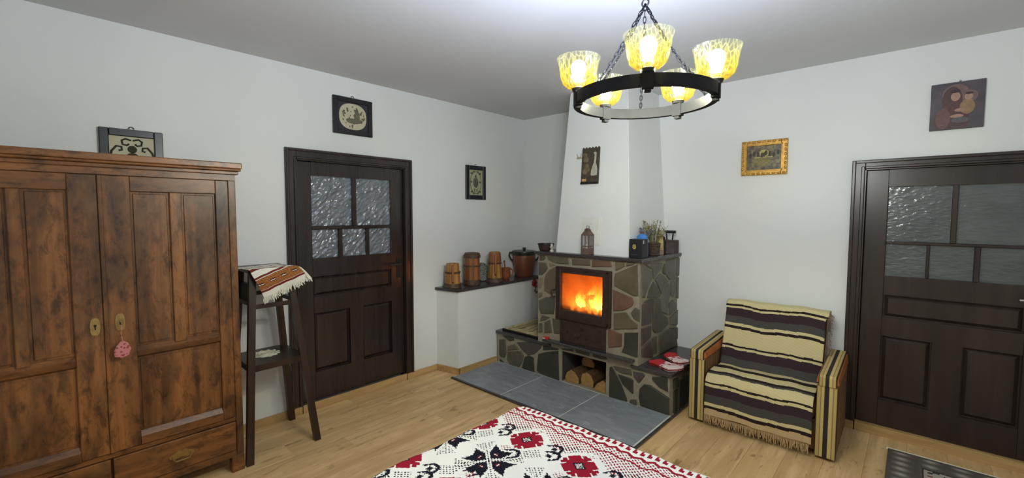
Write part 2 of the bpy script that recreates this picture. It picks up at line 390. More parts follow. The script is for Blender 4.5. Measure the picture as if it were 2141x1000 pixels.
# ================================================================== FIREPLACE
YF = -0.755      # face of the stone body
YB = -0.735      # face of the bench
XS = 1.862       # right flank of the body
XB = 2.112       # right flank of the bench
BX0 = 0.842
FP = thing('stone_fireplace', 'stone-clad wood-burning fireplace with white tapered chimney hood', 'fireplace', (1.3, -0.38, 0))
M_mortar = plain('mortar', rgb(150, 142, 126), 0.9, 0.15, 0, 0.12, 30, 0.4, 120)
M_chim = M_wall
# bench core with wood niche x 1.105..1.565
b = NB()
box(b, 0.28, 1.105, YB, 0, 0, 0.31); box(b, 1.565, XB, YB, 0, 0, 0.31); box(b, 1.105, 1.565, -0.25, 0, 0, 0.31); box(b, 1.105, 1.565, YB, -0.25, 0.295, 0.31); box(b, 1.105, 1.565, YB, -0.25, 0, 0.018)
obj('bench_core', b, M_mortar, FP)
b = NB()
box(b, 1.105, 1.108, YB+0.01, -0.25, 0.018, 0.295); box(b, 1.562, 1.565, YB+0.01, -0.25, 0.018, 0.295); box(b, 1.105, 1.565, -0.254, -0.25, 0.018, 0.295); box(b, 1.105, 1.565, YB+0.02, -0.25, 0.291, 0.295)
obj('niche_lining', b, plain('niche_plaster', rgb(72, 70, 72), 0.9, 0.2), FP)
b = NB(); box(b, 0.28, 0.985, YB-0.022, 0, 0.31, 0.34, 0.004, 1); obj('bench_slab', b, M_slab, FP)
b = NB(); box(b, 1.80, XB+0.025, YB-0.022, 0, 0.31, 0.338, 0.004, 1); obj('bench_slab', b, M_slab, FP)
b = NB(); box(b, 0.985, 1.80, YB-0.005, 0, 0.31, 0.365); obj('plinth_core', b, M_mortar, FP)
b = NB(); box(b, 0.93, 1.835, YF-0.05, YF+0.05, 0.365, 0.388, 0.004, 1); obj('plinth_slab', b, M_slab, FP)
# body core around the firebox cavity
b = NB()
box(b, BX0, 1.10, YF, 0, 0.34, 1.168); box(b, 1.60, XS, YF, 0, 0.34, 1.168); box(b, 1.10, 1.60, YF, 0, 1.06, 1.168); box(b, 1.10, 1.60, YF, 0, 0.36, 0.64); box(b, 1.10, 1.60, -0.36, 0, 0.64, 1.06)
obj('body_core', b, M_mortar, FP)
b = NB(); box(b, BX0-0.035, XS+0.032, YF-0.032, 0, 1.168, 1.196, 0.004, 1); obj('mantel_slab', b, M_slab, FP)
# firebox lining
b = NB()
box(b, 1.10, 1.112, YF+0.03, -0.36, 0.64, 1.06); box(b, 1.588, 1.60, YF+0.03, -0.36, 0.64, 1.06); box(b, 1.10, 1.60, -0.372, -0.36, 0.64, 1.06); box(b, 1.10, 1.60, YF+0.03, -0.36, 1.048, 1.06); box(b, 1.10, 1.60, YF+0.03, -0.36, 0.64, 0.652)
obj('firebox_lining', b, plain('firebrick', rgb(96, 66, 46), 0.9, 0.2, 0, 0.3, 12, 0.3), FP)
# chimney hood
b = NB()
hexa(b, [(1.00,-0.70,1.196),(1.742,-0.70,1.196),(1.742,0,1.196),(1.00,0,1.196),(1.068,-0.59,CZ),(1.645,-0.59,CZ),(1.645,0,CZ),(1.068,0,CZ)])
bmesh.ops.bevel(b, geom=[e for e in b.edges if abs(e.verts[0].co.z-e.verts[1].co.z) > 0.5 and e.verts[0].co.y < -0.3], offset=0.006, segments=2, affect='EDGES')
hood = obj('chimney_hood', b, M_chim, FP)
def hood_y(z): return -0.70+0.11*(z-1.196)/(CZ-1.196)
z0, z1 = 1.275, 1.515
b = NB(); hexa(b, [(1.275,hood_y(z0)-0.006,z0),(1.465,hood_y(z0)-0.006,z0),(1.465,hood_y(z0),z0),(1.275,hood_y(z0),z0),(1.275,hood_y(z1)-0.006,z1),(1.465,hood_y(z1)-0.006,z1),(1.465,hood_y(z1),z1),(1.275,hood_y(z1),z1)])
cl = obj('cleanout_frame', b, M_white, hood)
b = NB(); z0, z1 = 1.292, 1.50
hexa(b, [(1.292,hood_y(z0)-0.010,z0),(1.448,hood_y(z0)-0.010,z0),(1.448,hood_y(z0)-.006,z0),(1.292,hood_y(z0)-.006,z0),(1.292,hood_y(z1)-0.010,z1),(1.448,hood_y(z1)-0.010,z1),(1.448,hood_y(z1)-.006,z1),(1.292,hood_y(z1)-.006,z1)])
ball(b, (1.37, hood_y(1.46)-0.012, 1.46), 0.006, seg=8, rings=6)
obj('cleanout_door', b, M_white, hood)

# ---- cladding stones, traced one by one
def stone_mats():
    out = {}
    for k, c in (('a', (100, 92, 76)), ('b', (86, 82, 70)), ('r', (112, 84, 70)), ('p', (84, 74, 72)), ('d', (62, 62, 54)), ('g', (104, 100, 92)), ('y', (128, 116, 92))):
        t = NT('slate_'+k); v = t.coord(); f = t.noise(v, 7, 5, 0.6); g = t.noise(v, 40, 5, 0.6); cc = rgb(*c)
        t.col(t.ramp(f, [(0.25, tuple(x*0.72 for x in cc[:3])+(1,)), (0.75, tuple(x*1.25 for x in cc[:3])+(1,))]))
        t.set(Roughness=0.55, Specular_IOR_Level=0.35); t.bump(g, 0.35, 0.006); out[k] = t.m
    return out
SM = stone_mats()
def stones(ox, oy, sc, ax, val, d, polys):
    for k, pts in polys:
        pts = [pts[i:i+2] for i in range(0, len(pts), 2)]
        loop = [hit(ox+p[0]/sc, oy+p[1]/sc, ax, val) for p in pts]
        b = NB(); th = 0.010+0.006*((hash(str(pts)) if False else sum(pts[0])) % 7)/7
        prism(b, loop, Vector(d)*th, 0.004)
        obj('cladding_stone', b, SM[k], FP)
# left of the stove door
stones(1030, 500, 5.0, 1, YF, (0,-1,0), [
 ('b', (495,172,553,178,553,205,530,224,495,224)), ('a', (578,185,790,197,798,262,692,258,640,240,580,212)),
 ('b', (490,240,560,250,580,300,555,345,520,375,488,375)), ('y', (588,252,655,264,660,276,602,286)),
 ('a', (600,322,660,290,670,310,660,560,620,575,546,540,546,420,562,370)), ('y', (486,410,525,405,520,480,500,520,486,510)),
 ('a', (486,560,520,560,520,600,490,615)), ('b', (490,640,560,607,650,605,650,700,640,785,510,780,490,720)),
 ('b', (502,835,522,797,600,820,560,845,502,862)), ('b', (490,880,520,875,525,972,490,975)), ('b', (545,870,600,845,624,978,545,982)), ('b', (632,830,725,842,735,900,722,985,646,985))])
stones(1020, 500, 2.5, 1, YF, (0,-1,0), [('a', (441,105,535,110,536,139,444,135)), ('r', (546,112,640,118,650,145,546,146))])
# right of the stove door
stones(1240, 510, 5.0, 1, YF, (0,-1,0), [
 ('a', (235,192,325,188,333,240,240,282)), ('a', (360,192,440,196,430,216,352,235)), ('a', (235,312,466,216,474,545,430,545,226,440,226,350)),
 ('r', (212,478,413,566,425,610,413,650,330,694,216,700)), ('b', (402,722,440,668,488,690,488,818,430,780)), ('a', (222,727,350,716,400,792,466,840,466,888,222,893))])
stones(1200, 640, 4.0, 1, YF, (0,-1,0), [('r', (287,206,325,202,404,236,400,338,292,348)), ('d', (427,222,538,222,534,428,402,384,430,330))])
# right flank of the body
stones(1240, 510, 5.0, 0, XS, (1,0,0), [
 ('g', (507,222,605,288,610,370,555,470,530,560,508,560)), ('g', (532,214,588,204,598,262)), ('g', (606,205,712,200,700,260,625,368,613,280)), ('b', (726,250,742,205,745,322,722,300)),
 ('g', (760,172,845,152,853,368,790,374,757,320)), ('g', (870,150,912,142,910,330,866,334)), ('g', (642,376,700,312,735,336,774,390,760,440,706,526,690,480)),
 ('b', (562,563,582,482,624,398,678,470,694,544,640,562)), ('g', (806,396,854,386,850,480,830,550,802,540)), ('g', (868,352,908,346,908,590,862,560)),
 ('g', (716,545,760,462,790,412,794,520,776,600,770,738,706,714,700,600)), ('p', (510,642,546,592,612,577,600,828,505,856)), ('b', (622,580,690,572,698,722,768,772,774,838,700,916,640,928,618,900)),
 ('g', (786,622,830,582,868,642,860,690,792,748)), ('g', (796,772,870,704,900,650,893,846,802,848))])
stones(1200, 640, 4.0, 0, XS, (1,0,0), [
 ('p', (560,190,640,165,636,262,560,340)), ('b', (648,270,686,252,688,392,664,398)), ('p', (562,358,634,284,652,380,652,428,562,424)), ('b', (706,244,776,196,838,190,858,330,800,350,708,396)), ('b', (790,180,862,178,862,310,838,186))])
# bench face
stones(1030, 650, 5.0, 1, YB, (0,-1,0), [
 ('b', (76,300,134,300,145,440,130,490,92,478,76,455)), ('d', (112,262,224,280,226,312,180,316,150,286)), ('a', (165,366,230,350,282,402,165,410)),
 ('a', (165,426,304,426,325,466,318,520,280,588,180,556,157,510)), ('p', (256,332,420,324,516,346,508,390,440,454,370,460,322,412)), ('d', (340,482,380,466,430,490,440,640,312,600)),
 ('d', (482,452,560,432,688,420,696,728,500,652,466,620)), ('d', (530,366,590,372,690,396,690,408,530,412)), ('d', (80,502,122,540,82,530))])
stones(1160, 720, 8.33, 1, YB, (0,-1,0), [('p', (120,72,318,82,328,128,140,92)), ('b', (368,80,612,150,608,208,372,145)), ('p', (672,152,900,215,918,262,832,262,672,214))])
stones(1200, 640, 4.0, 1, YB, (0,-1,0), [
 ('d', (300,512,322,508,400,662,448,788,444,800,296,762)), ('d', (372,572,480,606,498,622,498,732,412,650)), ('b', (332,502,478,532,488,580,402,560,346,530)),
 ('p', (497,548,578,562,598,582,546,648,503,592)), ('d', (660,592,783,592,788,714,722,680,657,612)), ('d', (552,692,590,654,640,662,798,770,798,912,560,832,547,760)), ('b', (476,782,524,782,528,832,468,804))])
stones(1200, 640, 4.0, 0, XB, (1,0,0), [('d', (828,612,864,600,864,678,828,698)), ('d', (876,622,950,566,954,808,872,868)), ('d', (828,720,860,692,860,884,828,896))])

# ---- stove insert
ST = obj('stove_frame', (lambda b: (box(b, 1.065, 1.115, YF-0.03, YF+0.02, 0.60, 1.075, 0.004, 1), box(b, 1.545, 1.62, YF-0.03, YF+0.02, 0.60, 1.075, 0.004, 1), box(b, 1.115, 1.545, YF-0.03, YF+0.02, 1.02, 1.075, 0.004, 1), box(b, 1.115, 1.545, YF-0.03, YF+0.02, 0.60, 0.69, 0.004, 1),
     box(b, 1.085, 1.60, YF-0.036, YF-0.028, 1.055, 1.066), box(b, 1.085, 1.60, YF-0.036, YF-0.028, 0.612, 0.624), box(b, 1.085, 1.095, YF-0.036, YF-0.028, 0.612, 1.066), box(b, 1.59, 1.60, YF-0.036, YF-0.028, 0.612, 1.066)) and b)(NB()), M_iron, FP)
t = NT('sooty_glass'); tr = t.n('ShaderNodeBsdfTransparent'); tr.inputs[0].default_value = (1, 0.93, 0.86, 1); tl = t.n('ShaderNodeBsdfTranslucent'); tl.inputs[0].default_value = (0.9, 0.62, 0.4, 1)
gl = t.n('ShaderNodeBsdfGlossy'); gl.inputs['Roughness'].default_value = 0.1; m1 = t.n('ShaderNodeMixShader'); m2 = t.n('ShaderNodeMixShader')
f = t.noise(t.coord(), 6, 4); mr = t.n('ShaderNodeMapRange'); mr.inputs[1].default_value = .35; mr.inputs[2].default_value = .75; mr.inputs[3].default_value = .3; mr.inputs[4].default_value = .65; t.l(f, mr.inputs[0])
t.l(mr.outputs[0], m1.inputs[0]); t.l(tr.outputs[0], m1.inputs[1]); t.l(tl.outputs[0], m1.inputs[2]); m2.inputs[0].default_value = 0.04; t.l(m1.outputs[0], m2.inputs[1]); t.l(gl.outputs[0], m2.inputs[2]); t.l(m2.outputs[0], t.out.inputs[0])
obj('stove_glass', B(1.11, 1.55, YF+0.004, YF+0.008, 0.685, 1.025), t.m, ST)
b = NB(); box(b, 1.112, 1.588, YF+0.03, YF+0.045, 0.652, 0.70)
for i in range(8): xx = 1.13+i*0.058; box(b, xx, xx+0.03, YF+0.03, YF+0.045, 0.70, 0.728)
obj('log_retainer', b, M_iron, ST)
b = NB(); tube(b, [(1.058, YF-0.03, 0.80), (1.050, YF-0.06, 0.80), (1.048, YF-0.065, 0.86), (1.058, YF-0.03, 0.86)], 0.008, 8); obj('door_handle', b, M_iron, ST, True)
b = NB(); box(b, 1.11, 1.575, YF-0.022, YF, 0.388, 0.598, 0.004, 1); box(b, 1.125, 1.56, YF-0.03, YF-0.02, 0.41, 0.58, 0.004, 1)
AD = obj('ash_door', b, M_iron, FP)
b = NB(); lathe(b, [(0.03, 0), (0.03, 0.008), (0.012, 0.012), (0.012, 0.03), (0.018, 0.034), (0.014, 0.042), (0, 0.044)], (1.30, YF-0.03, 0.49), 16, Matrix.Rotation(R(90), 3, 'X'))
obj('air_knob', b, M_iron, AD, True)
for xx, zz in ((1.20, .50), (1.40, .47), (1.35, .545), (1.15, .43), (1.53, .56), (1.53, .425), (1.145, .57)):
    b = NB(); lathe(b, [(0.011, 0), (0.011, 0.004), (0.005, 0.007), (0, 0.007)], (xx, YF-0.03, zz), 10, Matrix.Rotation(R(90), 3, 'X')); obj('rivet', b, M_black, AD, True)

# ---- fire: burning logs and flames
FI = thing('log_fire', 'orange log fire burning behind the stove glass', 'fire', (1.35, -0.55, 0.652))
t = NT('charred_wood'); v = t.coord(); f = t.noise(v, 18, 5); t.col(t.ramp(f, [(.3, rgb(18, 12, 9)), (.7, rgb(60, 38, 24))]))
em = t.ramp(f, [(.52, (0,0,0,1)), (.62, (1.0, .16, .02, 1))]); t.l(em, t.b.inputs['Emission Color']); t.b.inputs['Emission Strength'].default_value = 2.0*FIRE_W/3.2; t.set(Roughness=.9)
for (a, c, r) in (((1.17, -.62, .70), (1.55, -.58, .71), .042), ((1.20, -.50, .70), (1.56, -.46, .70), .045), ((1.25, -.60, .775), (1.54, -.48, .79), .038)):
    b = NB(); tube(b, [a, (Vector(a)+Vector(c))/2+Vector((0, 0, .006)), c], r, 9); obj('burning_log', b, t.m, FI)
t = NT('flame'); tc = t.n('ShaderNodeTexCoord'); sp = t.n('ShaderNodeSeparateXYZ'); t.l(tc.outputs['Generated'], sp.inputs[0])
nz = t.noise(t.coord('Object', (9, 9, 4)), 2.2, 4, .6, .5); ad = t.n('ShaderNodeMath', operation='MULTIPLY_ADD'); t.l(nz, ad.inputs[0]); ad.inputs[1].default_value = .9; t.l(sp.outputs[2], ad.inputs[2])
cr = t.ramp(ad.outputs[0], [(.32, (1.0, .72, .20, 1)), (.66, (1.0, .40, .06, 1)), (1.0, (.95, .15, .012, 1))])
em = t.n('ShaderNodeEmission'); t.l(cr, em.inputs[0]); st = t.n('ShaderNodeMapRange'); st.inputs[1].default_value = .25; st.inputs[2].default_value = 1.2; st.inputs[3].default_value = FIRE_W*1.5; st.inputs[4].default_value = FIRE_W*.25; t.l(ad.outputs[0], st.inputs[0]); t.l(st.outputs[0], em.inputs[1])
tr = t.n('ShaderNodeBsdfTransparent'); mx = t.n('ShaderNodeMixShader'); al = t.n('ShaderNodeMapRange'); al.inputs[1].default_value = .35; al.inputs[2].default_value = 1.35; al.inputs[3].default_value = .75; al.inputs[4].default_value = .06; t.l(ad.outputs[0], al.inputs[0])
t.l(al.outputs[0], mx.inputs[0]); t.l(tr.outputs[0], mx.inputs[1]); t.l(em.outputs[0], mx.inputs[2]); t.l(mx.outputs[0], t.out.inputs[0])
rf = random.Random(3)
for i in range(24):
    u = rf.random(); fx = 1.18+0.37*(u**0.6); fy = -0.66+0.24*rf.random(); hh = (0.17+0.16*rf.random())*(0.65+0.5*u); ww = 0.04+0.035*rf.random()
    prof = [(0.15, 0), (0.8, .12), (1, .28), (.82, .5), (.5, .72), (.22, .9), (0.0, 1.0)]
    b = NB(); rings = []; lean = (rf.random()-.5)*.06
    for r, z in prof:
        rings.append([b.verts.new((fx+lean*z*z+ww*r*math.cos(2*PI*k/10)+.010*math.sin(9*z+i), fy+ww*.7*r*math.sin(2*PI*k/10), .70+hh*z)) for k in range(10)])
    for q in range(len(rings)-1):
        for k in range(10): b.faces.new([rings[q][k], rings[q][(k+1) % 10], rings[q+1][(k+1) % 10], rings[q+1][k]])
    obj('flame', b, t.m, FI, True)

# ---- tiled hearth
HE = thing('tiled_hearth', 'dark slate-look floor tiles in front of the fireplace', 'hearth', (1.2, -1.05, 0))
def tile_mat():
    t = NT('slate_tile'); oi = t.n('ShaderNodeObjectInfo'); v = t.coord('Object', (1, 2.6, 1), (0, 0, R(20))); f = t.noise(v, 3.0, 7, .65, 1.2); g = t.noise(t.coord('Object', (2, 5, 1), (0, 0, R(-24)), (3, 1, 0)), 2.6, 6, .6, 2.0)
    c = t.ramp(f, [(.3, rgb(116, 122, 130)), (.55, rgb(138, 145, 152)), (.75, rgb(156, 162, 168))]); c2 = t.ramp(g, [(.60, (0,0,0,1)), (.70, (1,1,1,1))])
    t.col(t.mix(c2, c, rgb(176, 182, 186))); t.set(Roughness=.38, Specular_IOR_Level=.4); t.bump(f, .15, .003); return t.m
M_tile = tile_mat()
obj('tile_bed', B(0.295, 2.129, -1.352, YB-0.001, 0, 0.013), plain('tile_grout', rgb(200, 200, 196), .9), HE)
for a, c in ((0.30, 0.900), (0.909, 1.505), (1.514, 2.117)): obj('hearth_tile', B(a, c, -1.338, YB-0.012, 0.006, 0.0145, 0.001, 1), M_tile, HE)
for (a, c, e, g) in ((0.288, 2.150, -1.364, -1.340), (2.130, 2.150, -1.34, -0.05)): obj('edge_trim', B(a, c, e, g, 0, 0.017, 0.003, 1), M_slab, HE)

# ================================================================== WARDROBE
WX = 0.50
WA = thing('wardrobe', 'tall antique brown wooden wardrobe with two panelled doors and drawers', 'wardrobe', (0.26, -3.73, 0))
WY0, WY1 = -4.335, -3.145
b = NB(); box(b, 0.03, WX-0.02, WY0, WY1, 0.10, 1.76); obj('carcass', b, M_ward, WA)
b = NB(); box(b, WX-0.02, WX+0.004, WY0, WY1, 1.735, 1.768); box(b, 0.03, WX+0.018, WY0-.015, WY1+.014, 1.768, 1.788, .004, 2); box(b, 0.03, WX+0.032, WY0-.03, WY1+.026, 1.788, 1.802, .006, 2); box(b, 0.03, WX+0.036, WY0-.03, WY1+.03, 1.802, 1.836, .005, 2)
obj('cornice', b, M_wardh, WA)
for a, e in ((WY1-0.038, WY1), (WY0, WY0+0.038)):
    obj('corner_post', B(WX-0.02, WX+0.004, a, e, 0.10, 1.735, .003, 1), M_ward, WA)
for a, e in ((WY1-0.065, WY1), (WY0, WY0+0.065)): obj('foot', B(WX-0.06, WX+0.003, a, e, 0, 0.10, .003, 1), M_wardh, WA); obj('foot', B(0.03, 0.09, a, e, 0, 0.10), M_wardh, WA)
obj('base_rail', B(WX-0.02, WX+0.002, WY0+.038, WY1-.038, 0.095, 0.135, .003, 1), M_wardh, WA)
obj('drawer_rail', B(WX-0.02, WX+0.002, WY0+.038, WY1-.038, 0.312, 0.338, .003, 1), M_wardh, WA)
def ward_door(ya, yb, pan, mirror):
    """ya<yb ; pan = [(y0,y1),(y0,y1)] upper panels"""
    d = obj('door', B(WX-0.02, WX-0.008, ya, yb, 0.342, 1.732), M_ward, WA)
    F0, F1 = WX-0.008, WX+0.010
    lo, hi = min(p[0] for p in pan), max(p[1] for p in pan)
    pan = sorted(pan)
    for a, e in ((ya, lo), (hi, yb)): obj('stile', B(F0, F1, a, e, 0.342, 1.732, .003, 1), M_ward, d)
    obj('mullion', B(F0, F1, pan[0][1], pan[1][0], 0.85, 1.655, .003, 1), M_ward, d)
    obj('rail', B(F0, F1, lo, hi, 1.655, 1.732, .003, 1), M_wardh, d)
    b = NB(); hexa(b, [(F0, lo, .80), (F1, lo, .812), (F1, hi, .812), (F0, hi, .80), (F0, lo, .862), (F1+.004, lo, .84), (F1+.004, hi, .84), (F0, hi, .862)]); obj('rail', b, M_wardh, d)
    b = NB(); hexa(b, [(F0, lo, .342), (F1, lo, .342), (F1, hi, .342), (F0, hi, .342), (F0, lo, .412), (F1, lo, .385), (F1, hi, .385), (F0, hi, .412)]); obj('rail', b, M_wardh, d)
    for (p, q, r, s) in ((pan[0][0], pan[0][1], .862, 1.655), (pan[1][0], pan[1][1], .862, 1.655), (lo, hi, .412, .80)):
        b = NB(); box(b, F0-.004, F0+.003, p, q, r, s); box(b, F0+.002, F0+.007, p+.010, q-.010, r+.010, s-.010, .003, 1)
        obj('door_panel', b, M_ward, d)
    return d
dr = ward_door(-3.728, -3.185, [(-3.615, -3.456), (-3.404, -3.247)], False)
dl = ward_door(-4.295, -3.736, [(-4.19, -4.03), (-3.985, -3.84)], True)
b = NB(); box(b, WX+.008, WX+.016, -3.736, -3.718, .342, 1.732, .003, 1); obj('cover_strip', b, M_ward, dl)
def plate(yc, zc, par):
    b = NB(); loop = []
    for i in range(16):
        a = 2*PI*i/16; loop.append((WX+.010, yc+.019*math.copysign(abs(math.cos(a))**.7, math.cos(a)), zc+.044*math.copysign(abs(math.sin(a))**.6, math.sin(a))))
    prism(b, loop, (.004, 0, 0), .001); o = obj('lock_plate', b, M_brass, par)
    b = NB(); lathe(b, [(.006, 0), (.006, .002), (0, .002)], (WX+.014, yc, zc+.006), 8, Matrix.Rotation(R(90), 3, 'Y')); box(b, WX+.014, WX+.016, yc-.0025, yc+.0025, zc-.014, zc+.004); obj('keyhole', b, M_black, o)
    return o
plate(-3.768, .992, dl); pr = plate(-3.676, 1.0, dr)
b = NB(); tube(b, [(WX+.014, -3.676, 1.006), (WX+.045, -3.676, 1.006)], .003, 6); tube(b, [(WX+.045+.012*math.cos(a)*0+.0, -3.676+.012*math.cos(a), 1.006+.012*math.sin(a)-.004) for a in [2*PI*i/12 for i in range(12)]], .0025, 6, True)
obj('key', b, M_brass, dr)
for yc, (a, e) in ((-3.45, (-3.727, -3.186)), (-4.015, (-4.295, -3.737))):
    d = obj('drawer', B(WX-.02, WX+.008, a, e, .138, .309, .004, 2), M_wardh, WA)
    b = NB(); loop = [(WX+.008, yc+yy, .222+zz) for yy, zz in ((-.055, -.012), (-.03, -.02), (0, -.012), (.03, -.02), (.055, -.012), (.058, .004), (.035, .012), (.015, .024), (0, .018), (-.015, .024), (-.035, .012), (-.058, .004))]
    prism(b, loop, (.004, 0, 0), .001); hp_ = obj('handle_plate', b, M_brass, d)
    b = NB(); tube(b, [(WX+.010, yc-.042, .222), (WX+.028, yc-.042, .214), (WX+.032, yc-.03, .198), (WX+.032, yc+.03, .198), (WX+.028, yc+.042, .214), (WX+.010, yc+.042, .222)], .0035, 8); obj('drop_handle', b, M_brass, hp_, True)
# pink key tag hanging from the key
b = NB(); loop = [(WX+.046, -3.676+yy, .868+zz) for yy, zz in ((-.030, -.032), (-.004, -.042), (.022, -.034), (.032, .0), (.022, .030), (.006, .042), (-.008, .040), (-.022, .022), (-.032, -.004))]
prism(b, loop, (.012, 0, 0), .004); tube(b, [(WX+.050, -3.676, .99), (WX+.052, -3.679, .95), (WX+.052, -3.674, .908)], .0018, 6)
t = NT('pink_fabric'); v = t.coord(); vo = t.n('ShaderNodeTexVoronoi'); vo.inputs['Scale'].default_value = 70; t.l(v, vo.inputs['Vector']); t.col(t.ramp(vo.outputs['Distance'], [(.25, rgb(140, 60, 62)), (.4, rgb(196, 124, 122))])); t.set(Roughness=.9)
obj('key_tag', b, t.m, None, label='small pink fabric tag hanging from the wardrobe key', cat='tag')

# ================================================================== PICTURES
M_ebony = plain('ebony_frame', rgb(34, 32, 38), .3, .5, 0, .2)
M_cream = plain('cream_print', rgb(196, 190, 164), .8, .2, 0, .08, 8)
M_ink = plain('dark_print', rgb(62, 58, 46), .8, .2, 0, .2, 20)
M_nail = M_chrome
def frame_L(name, label, y0, y1, z0, z1, w, mats, th=.022):
    """picture on the left wall (x=0)"""
    root = thing(name, label, 'picture', (0, (y0+y1)/2, z0))
    for nm, bb in (('frame_side', (y0, y0+w, z0, z1)), ('frame_side', (y1-w, y1, z0, z1)), ('frame_rail', (y0+w, y1-w, z1-w, z1)), ('frame_rail', (y0+w, y1-w, z0, z0+w))):
        b = NB(); box(b, 0.0005, th, *bb, .004, 1); obj(nm, b, mats[0], root)
    obj('print', B(.0005, .010, y0+w-.002, y1-w+.002, z0+w-.002, z1-w+.002), mats[1], root)
    b = NB(); tube(b, [((.008, (y0+y1)/2+.012*math.cos(a), z1+.004+.012*math.sin(a))) for a in [PI*i/8 for i in range(9)]], .0025, 6); obj('hanger', b, M_black, root)
    return root
def strokes(root, name, paths, mat, r=.004):
    b = NB()
    for p in paths: tube(b, p, r, 6)
    obj(name, b, mat, root)
def arc(cy, cz, r, a0, a1, x=.011, n=10): return [(x, cy+r*math.cos(R(a0+(a1-a0)*i/n)), cz+r*math.sin(R(a0+(a1-a0)*i/n))) for i in range(n+1)]
p1 = frame_L('framed_picture', 'black framed cream picture with dark scrolls, half hidden behind the wardrobe', -3.68, -3.392, 1.70, 2.035, .042, (M_ebony, M_cream))
yc = -3.536
S_ = []
for s in (1, -1):
    def Fy(y): return yc+s*y
    S_ += [[(.011, Fy(y), z) for y, z in ((.098, 1.78), (.100, 1.86), (.092, 1.905), (.070, 1.935), (.048, 1.932), (.046, 1.914), (.060, 1.910))]]
    S_ += [[(.011, Fy(y), z) for y, z in ((.004, 1.972), (.030, 1.980), (.046, 1.968), (.042, 1.946), (.022, 1.942), (.014, 1.952))]]
strokes(p1, 'scroll_motif', S_, M_ink, .0055)
b = NB(); ball(b, (.010, yc, 1.92), .004, .022, .022, 14, 8); ball(b, (.010, yc, 1.85), .004, .042, .05, 14, 8); ball(b, (.010, yc, 1.79), .004, .03, .05, 14, 8); ball(b, (.010, yc+.055, 1.86), .004, .009, .012, 10, 6); obj('figure_motif', b, M_ink, p1)
p2 = frame_L('framed_picture', 'square black framed picture with oval cream print, above the brown door', -2.315, -1.974, 2.185, 2.482, .038, (M_ebony, plain('dark_mat', rgb(58, 57, 62), .8, .2)))
yc, zc = -2.145, 2.333
b = NB(); loop = [(.0095, yc+.118*math.copysign(abs(math.cos(a))**.8, math.cos(a)), zc+.104*math.copysign(abs(math.sin(a))**.8, math.sin(a))) for a in [2*PI*i/40 for i in range(40)]]
prism(b, loop, (.003, 0, 0)); obj('oval_print', b, M_cream, p2)
b = NB(); rq = random.Random(11)
M_ink2 = plain('grey_green_print', rgb(104, 104, 88), .8, .2, 0, .3, 30)
for i in range(46):
    a = rq.random()*2*PI; rr = rq.random()**.5*.92
    ball(b, (.0122, yc+.108*rr*math.cos(a), zc+.094*rr*math.sin(a)), .0018, .004+.006*rq.random(), .004+.008*rq.random(), 8, 5)
ball(b, (.0125, yc+.035, zc-.005), .002, .026, .05, 12, 6); ball(b, (.0125, yc+.0, zc-.035), .002, .06, .022, 12, 6); ball(b, (.0125, yc-.04, zc-.03), .002, .02, .012, 12, 6); ball(b, (.0125, yc+.032, zc+.048), .002, .016, .018, 12, 6); ball(b, (.0125, yc+.065, zc-.03), .002, .02, .014, 12, 6)
obj('scene_motif', b, M_ink2, p2)
p3 = frame_L('framed_picture', 'small upright black framed cream ornament print, above the ledge', -.922, -.641, 1.693, 2.046, .045, (M_ebony, plain('cream_print_olive', rgb(170, 170, 140), .8, .2, 0, .08)))
yc, zc = -.7815, 1.87; b = NB()
ball(b, (.0105, yc, zc), .002, .038, .055, 14, 8); ball(b, (.0105, yc, zc+.062), .002, .014, .02, 10, 6)
for s in (1, -1):
    for q in (1, -1):
        ball(b, (.0105, yc+s*.055, zc+q*.095), .002, .018, .012, 10, 6); ball(b, (.0105, yc+s*.028, zc+q*.112), .002, .014, .010, 10, 6); ball(b, (.0105, yc+s*.016, zc-.08), .002, .007, .022, 10, 6)
    ball(b, (.0105, yc+s*.06, zc+.006), .002, .012, .012, 10, 6)
obj('ornament_motif', b, plain('olive_print', rgb(98, 96, 82), .8, .2, 0, .35, 40), p3)
b = NB()
for i in range(26): a = i/26*2*PI; tube(b, [(.0105, yc+.078*math.cos(a), zc+.115*math.sin(a)), (.0105, yc+.078*math.cos(a+.25), zc+.115*math.sin(a+.25))], .003, 5)
obj('wreath_motif', b, MATS['olive_print'], p3)
# gilt frame on the back wall
GX0, GX1, GZ0, GZ1 = 2.368, 2.693, 1.857, 2.131
G = thing('gilt_framed_picture', 'carved gilt frame around a dim gathering scene, above the armchair', 'picture', ((GX0+GX1)/2, 0, GZ0))
M_gilt = plain('gilt_wood', rgb(186, 142, 66), .38, .5, .45, .25, 40, .4, 70)
def fr(x0, x1, z0, z1, nm):
    b = NB(); box(b, x0, x1, -.022, -.0005, z0, z1, .004, 2); obj(nm, b, M_gilt, G)
wq = .042
fr(GX0, GX0+wq, GZ0, GZ1, 'frame_side'); fr(GX1-wq, GX1, GZ0, GZ1, 'frame_side'); fr(GX0+wq, GX1-wq, GZ1-wq, GZ1, 'frame_rail'); fr(GX0+wq, GX1-wq, GZ0, GZ0+wq, 'frame_rail')
b = NB()
for i in range(9):
    u = GX0+.018+(GX1-GX0-.036)*i/8
    for zz in (GZ0+.012, GZ1-.012): ball(b, (u, -.023, zz), .014, .006, .008, 8, 6)
for i in range(1, 7):
    zz = GZ0+.018+(GZ1-GZ0-.036)*i/7
    for u in (GX0+.012, GX1-.012): ball(b, (u, -.023, zz), .008, .006, .014, 8, 6)
obj('carved_beading', b, M_gilt, G, True)
b = NB(); i0, i1, k0, k1 = GX0+wq-.008, GX1-wq+.008, GZ0+wq-.008, GZ1-wq+.008
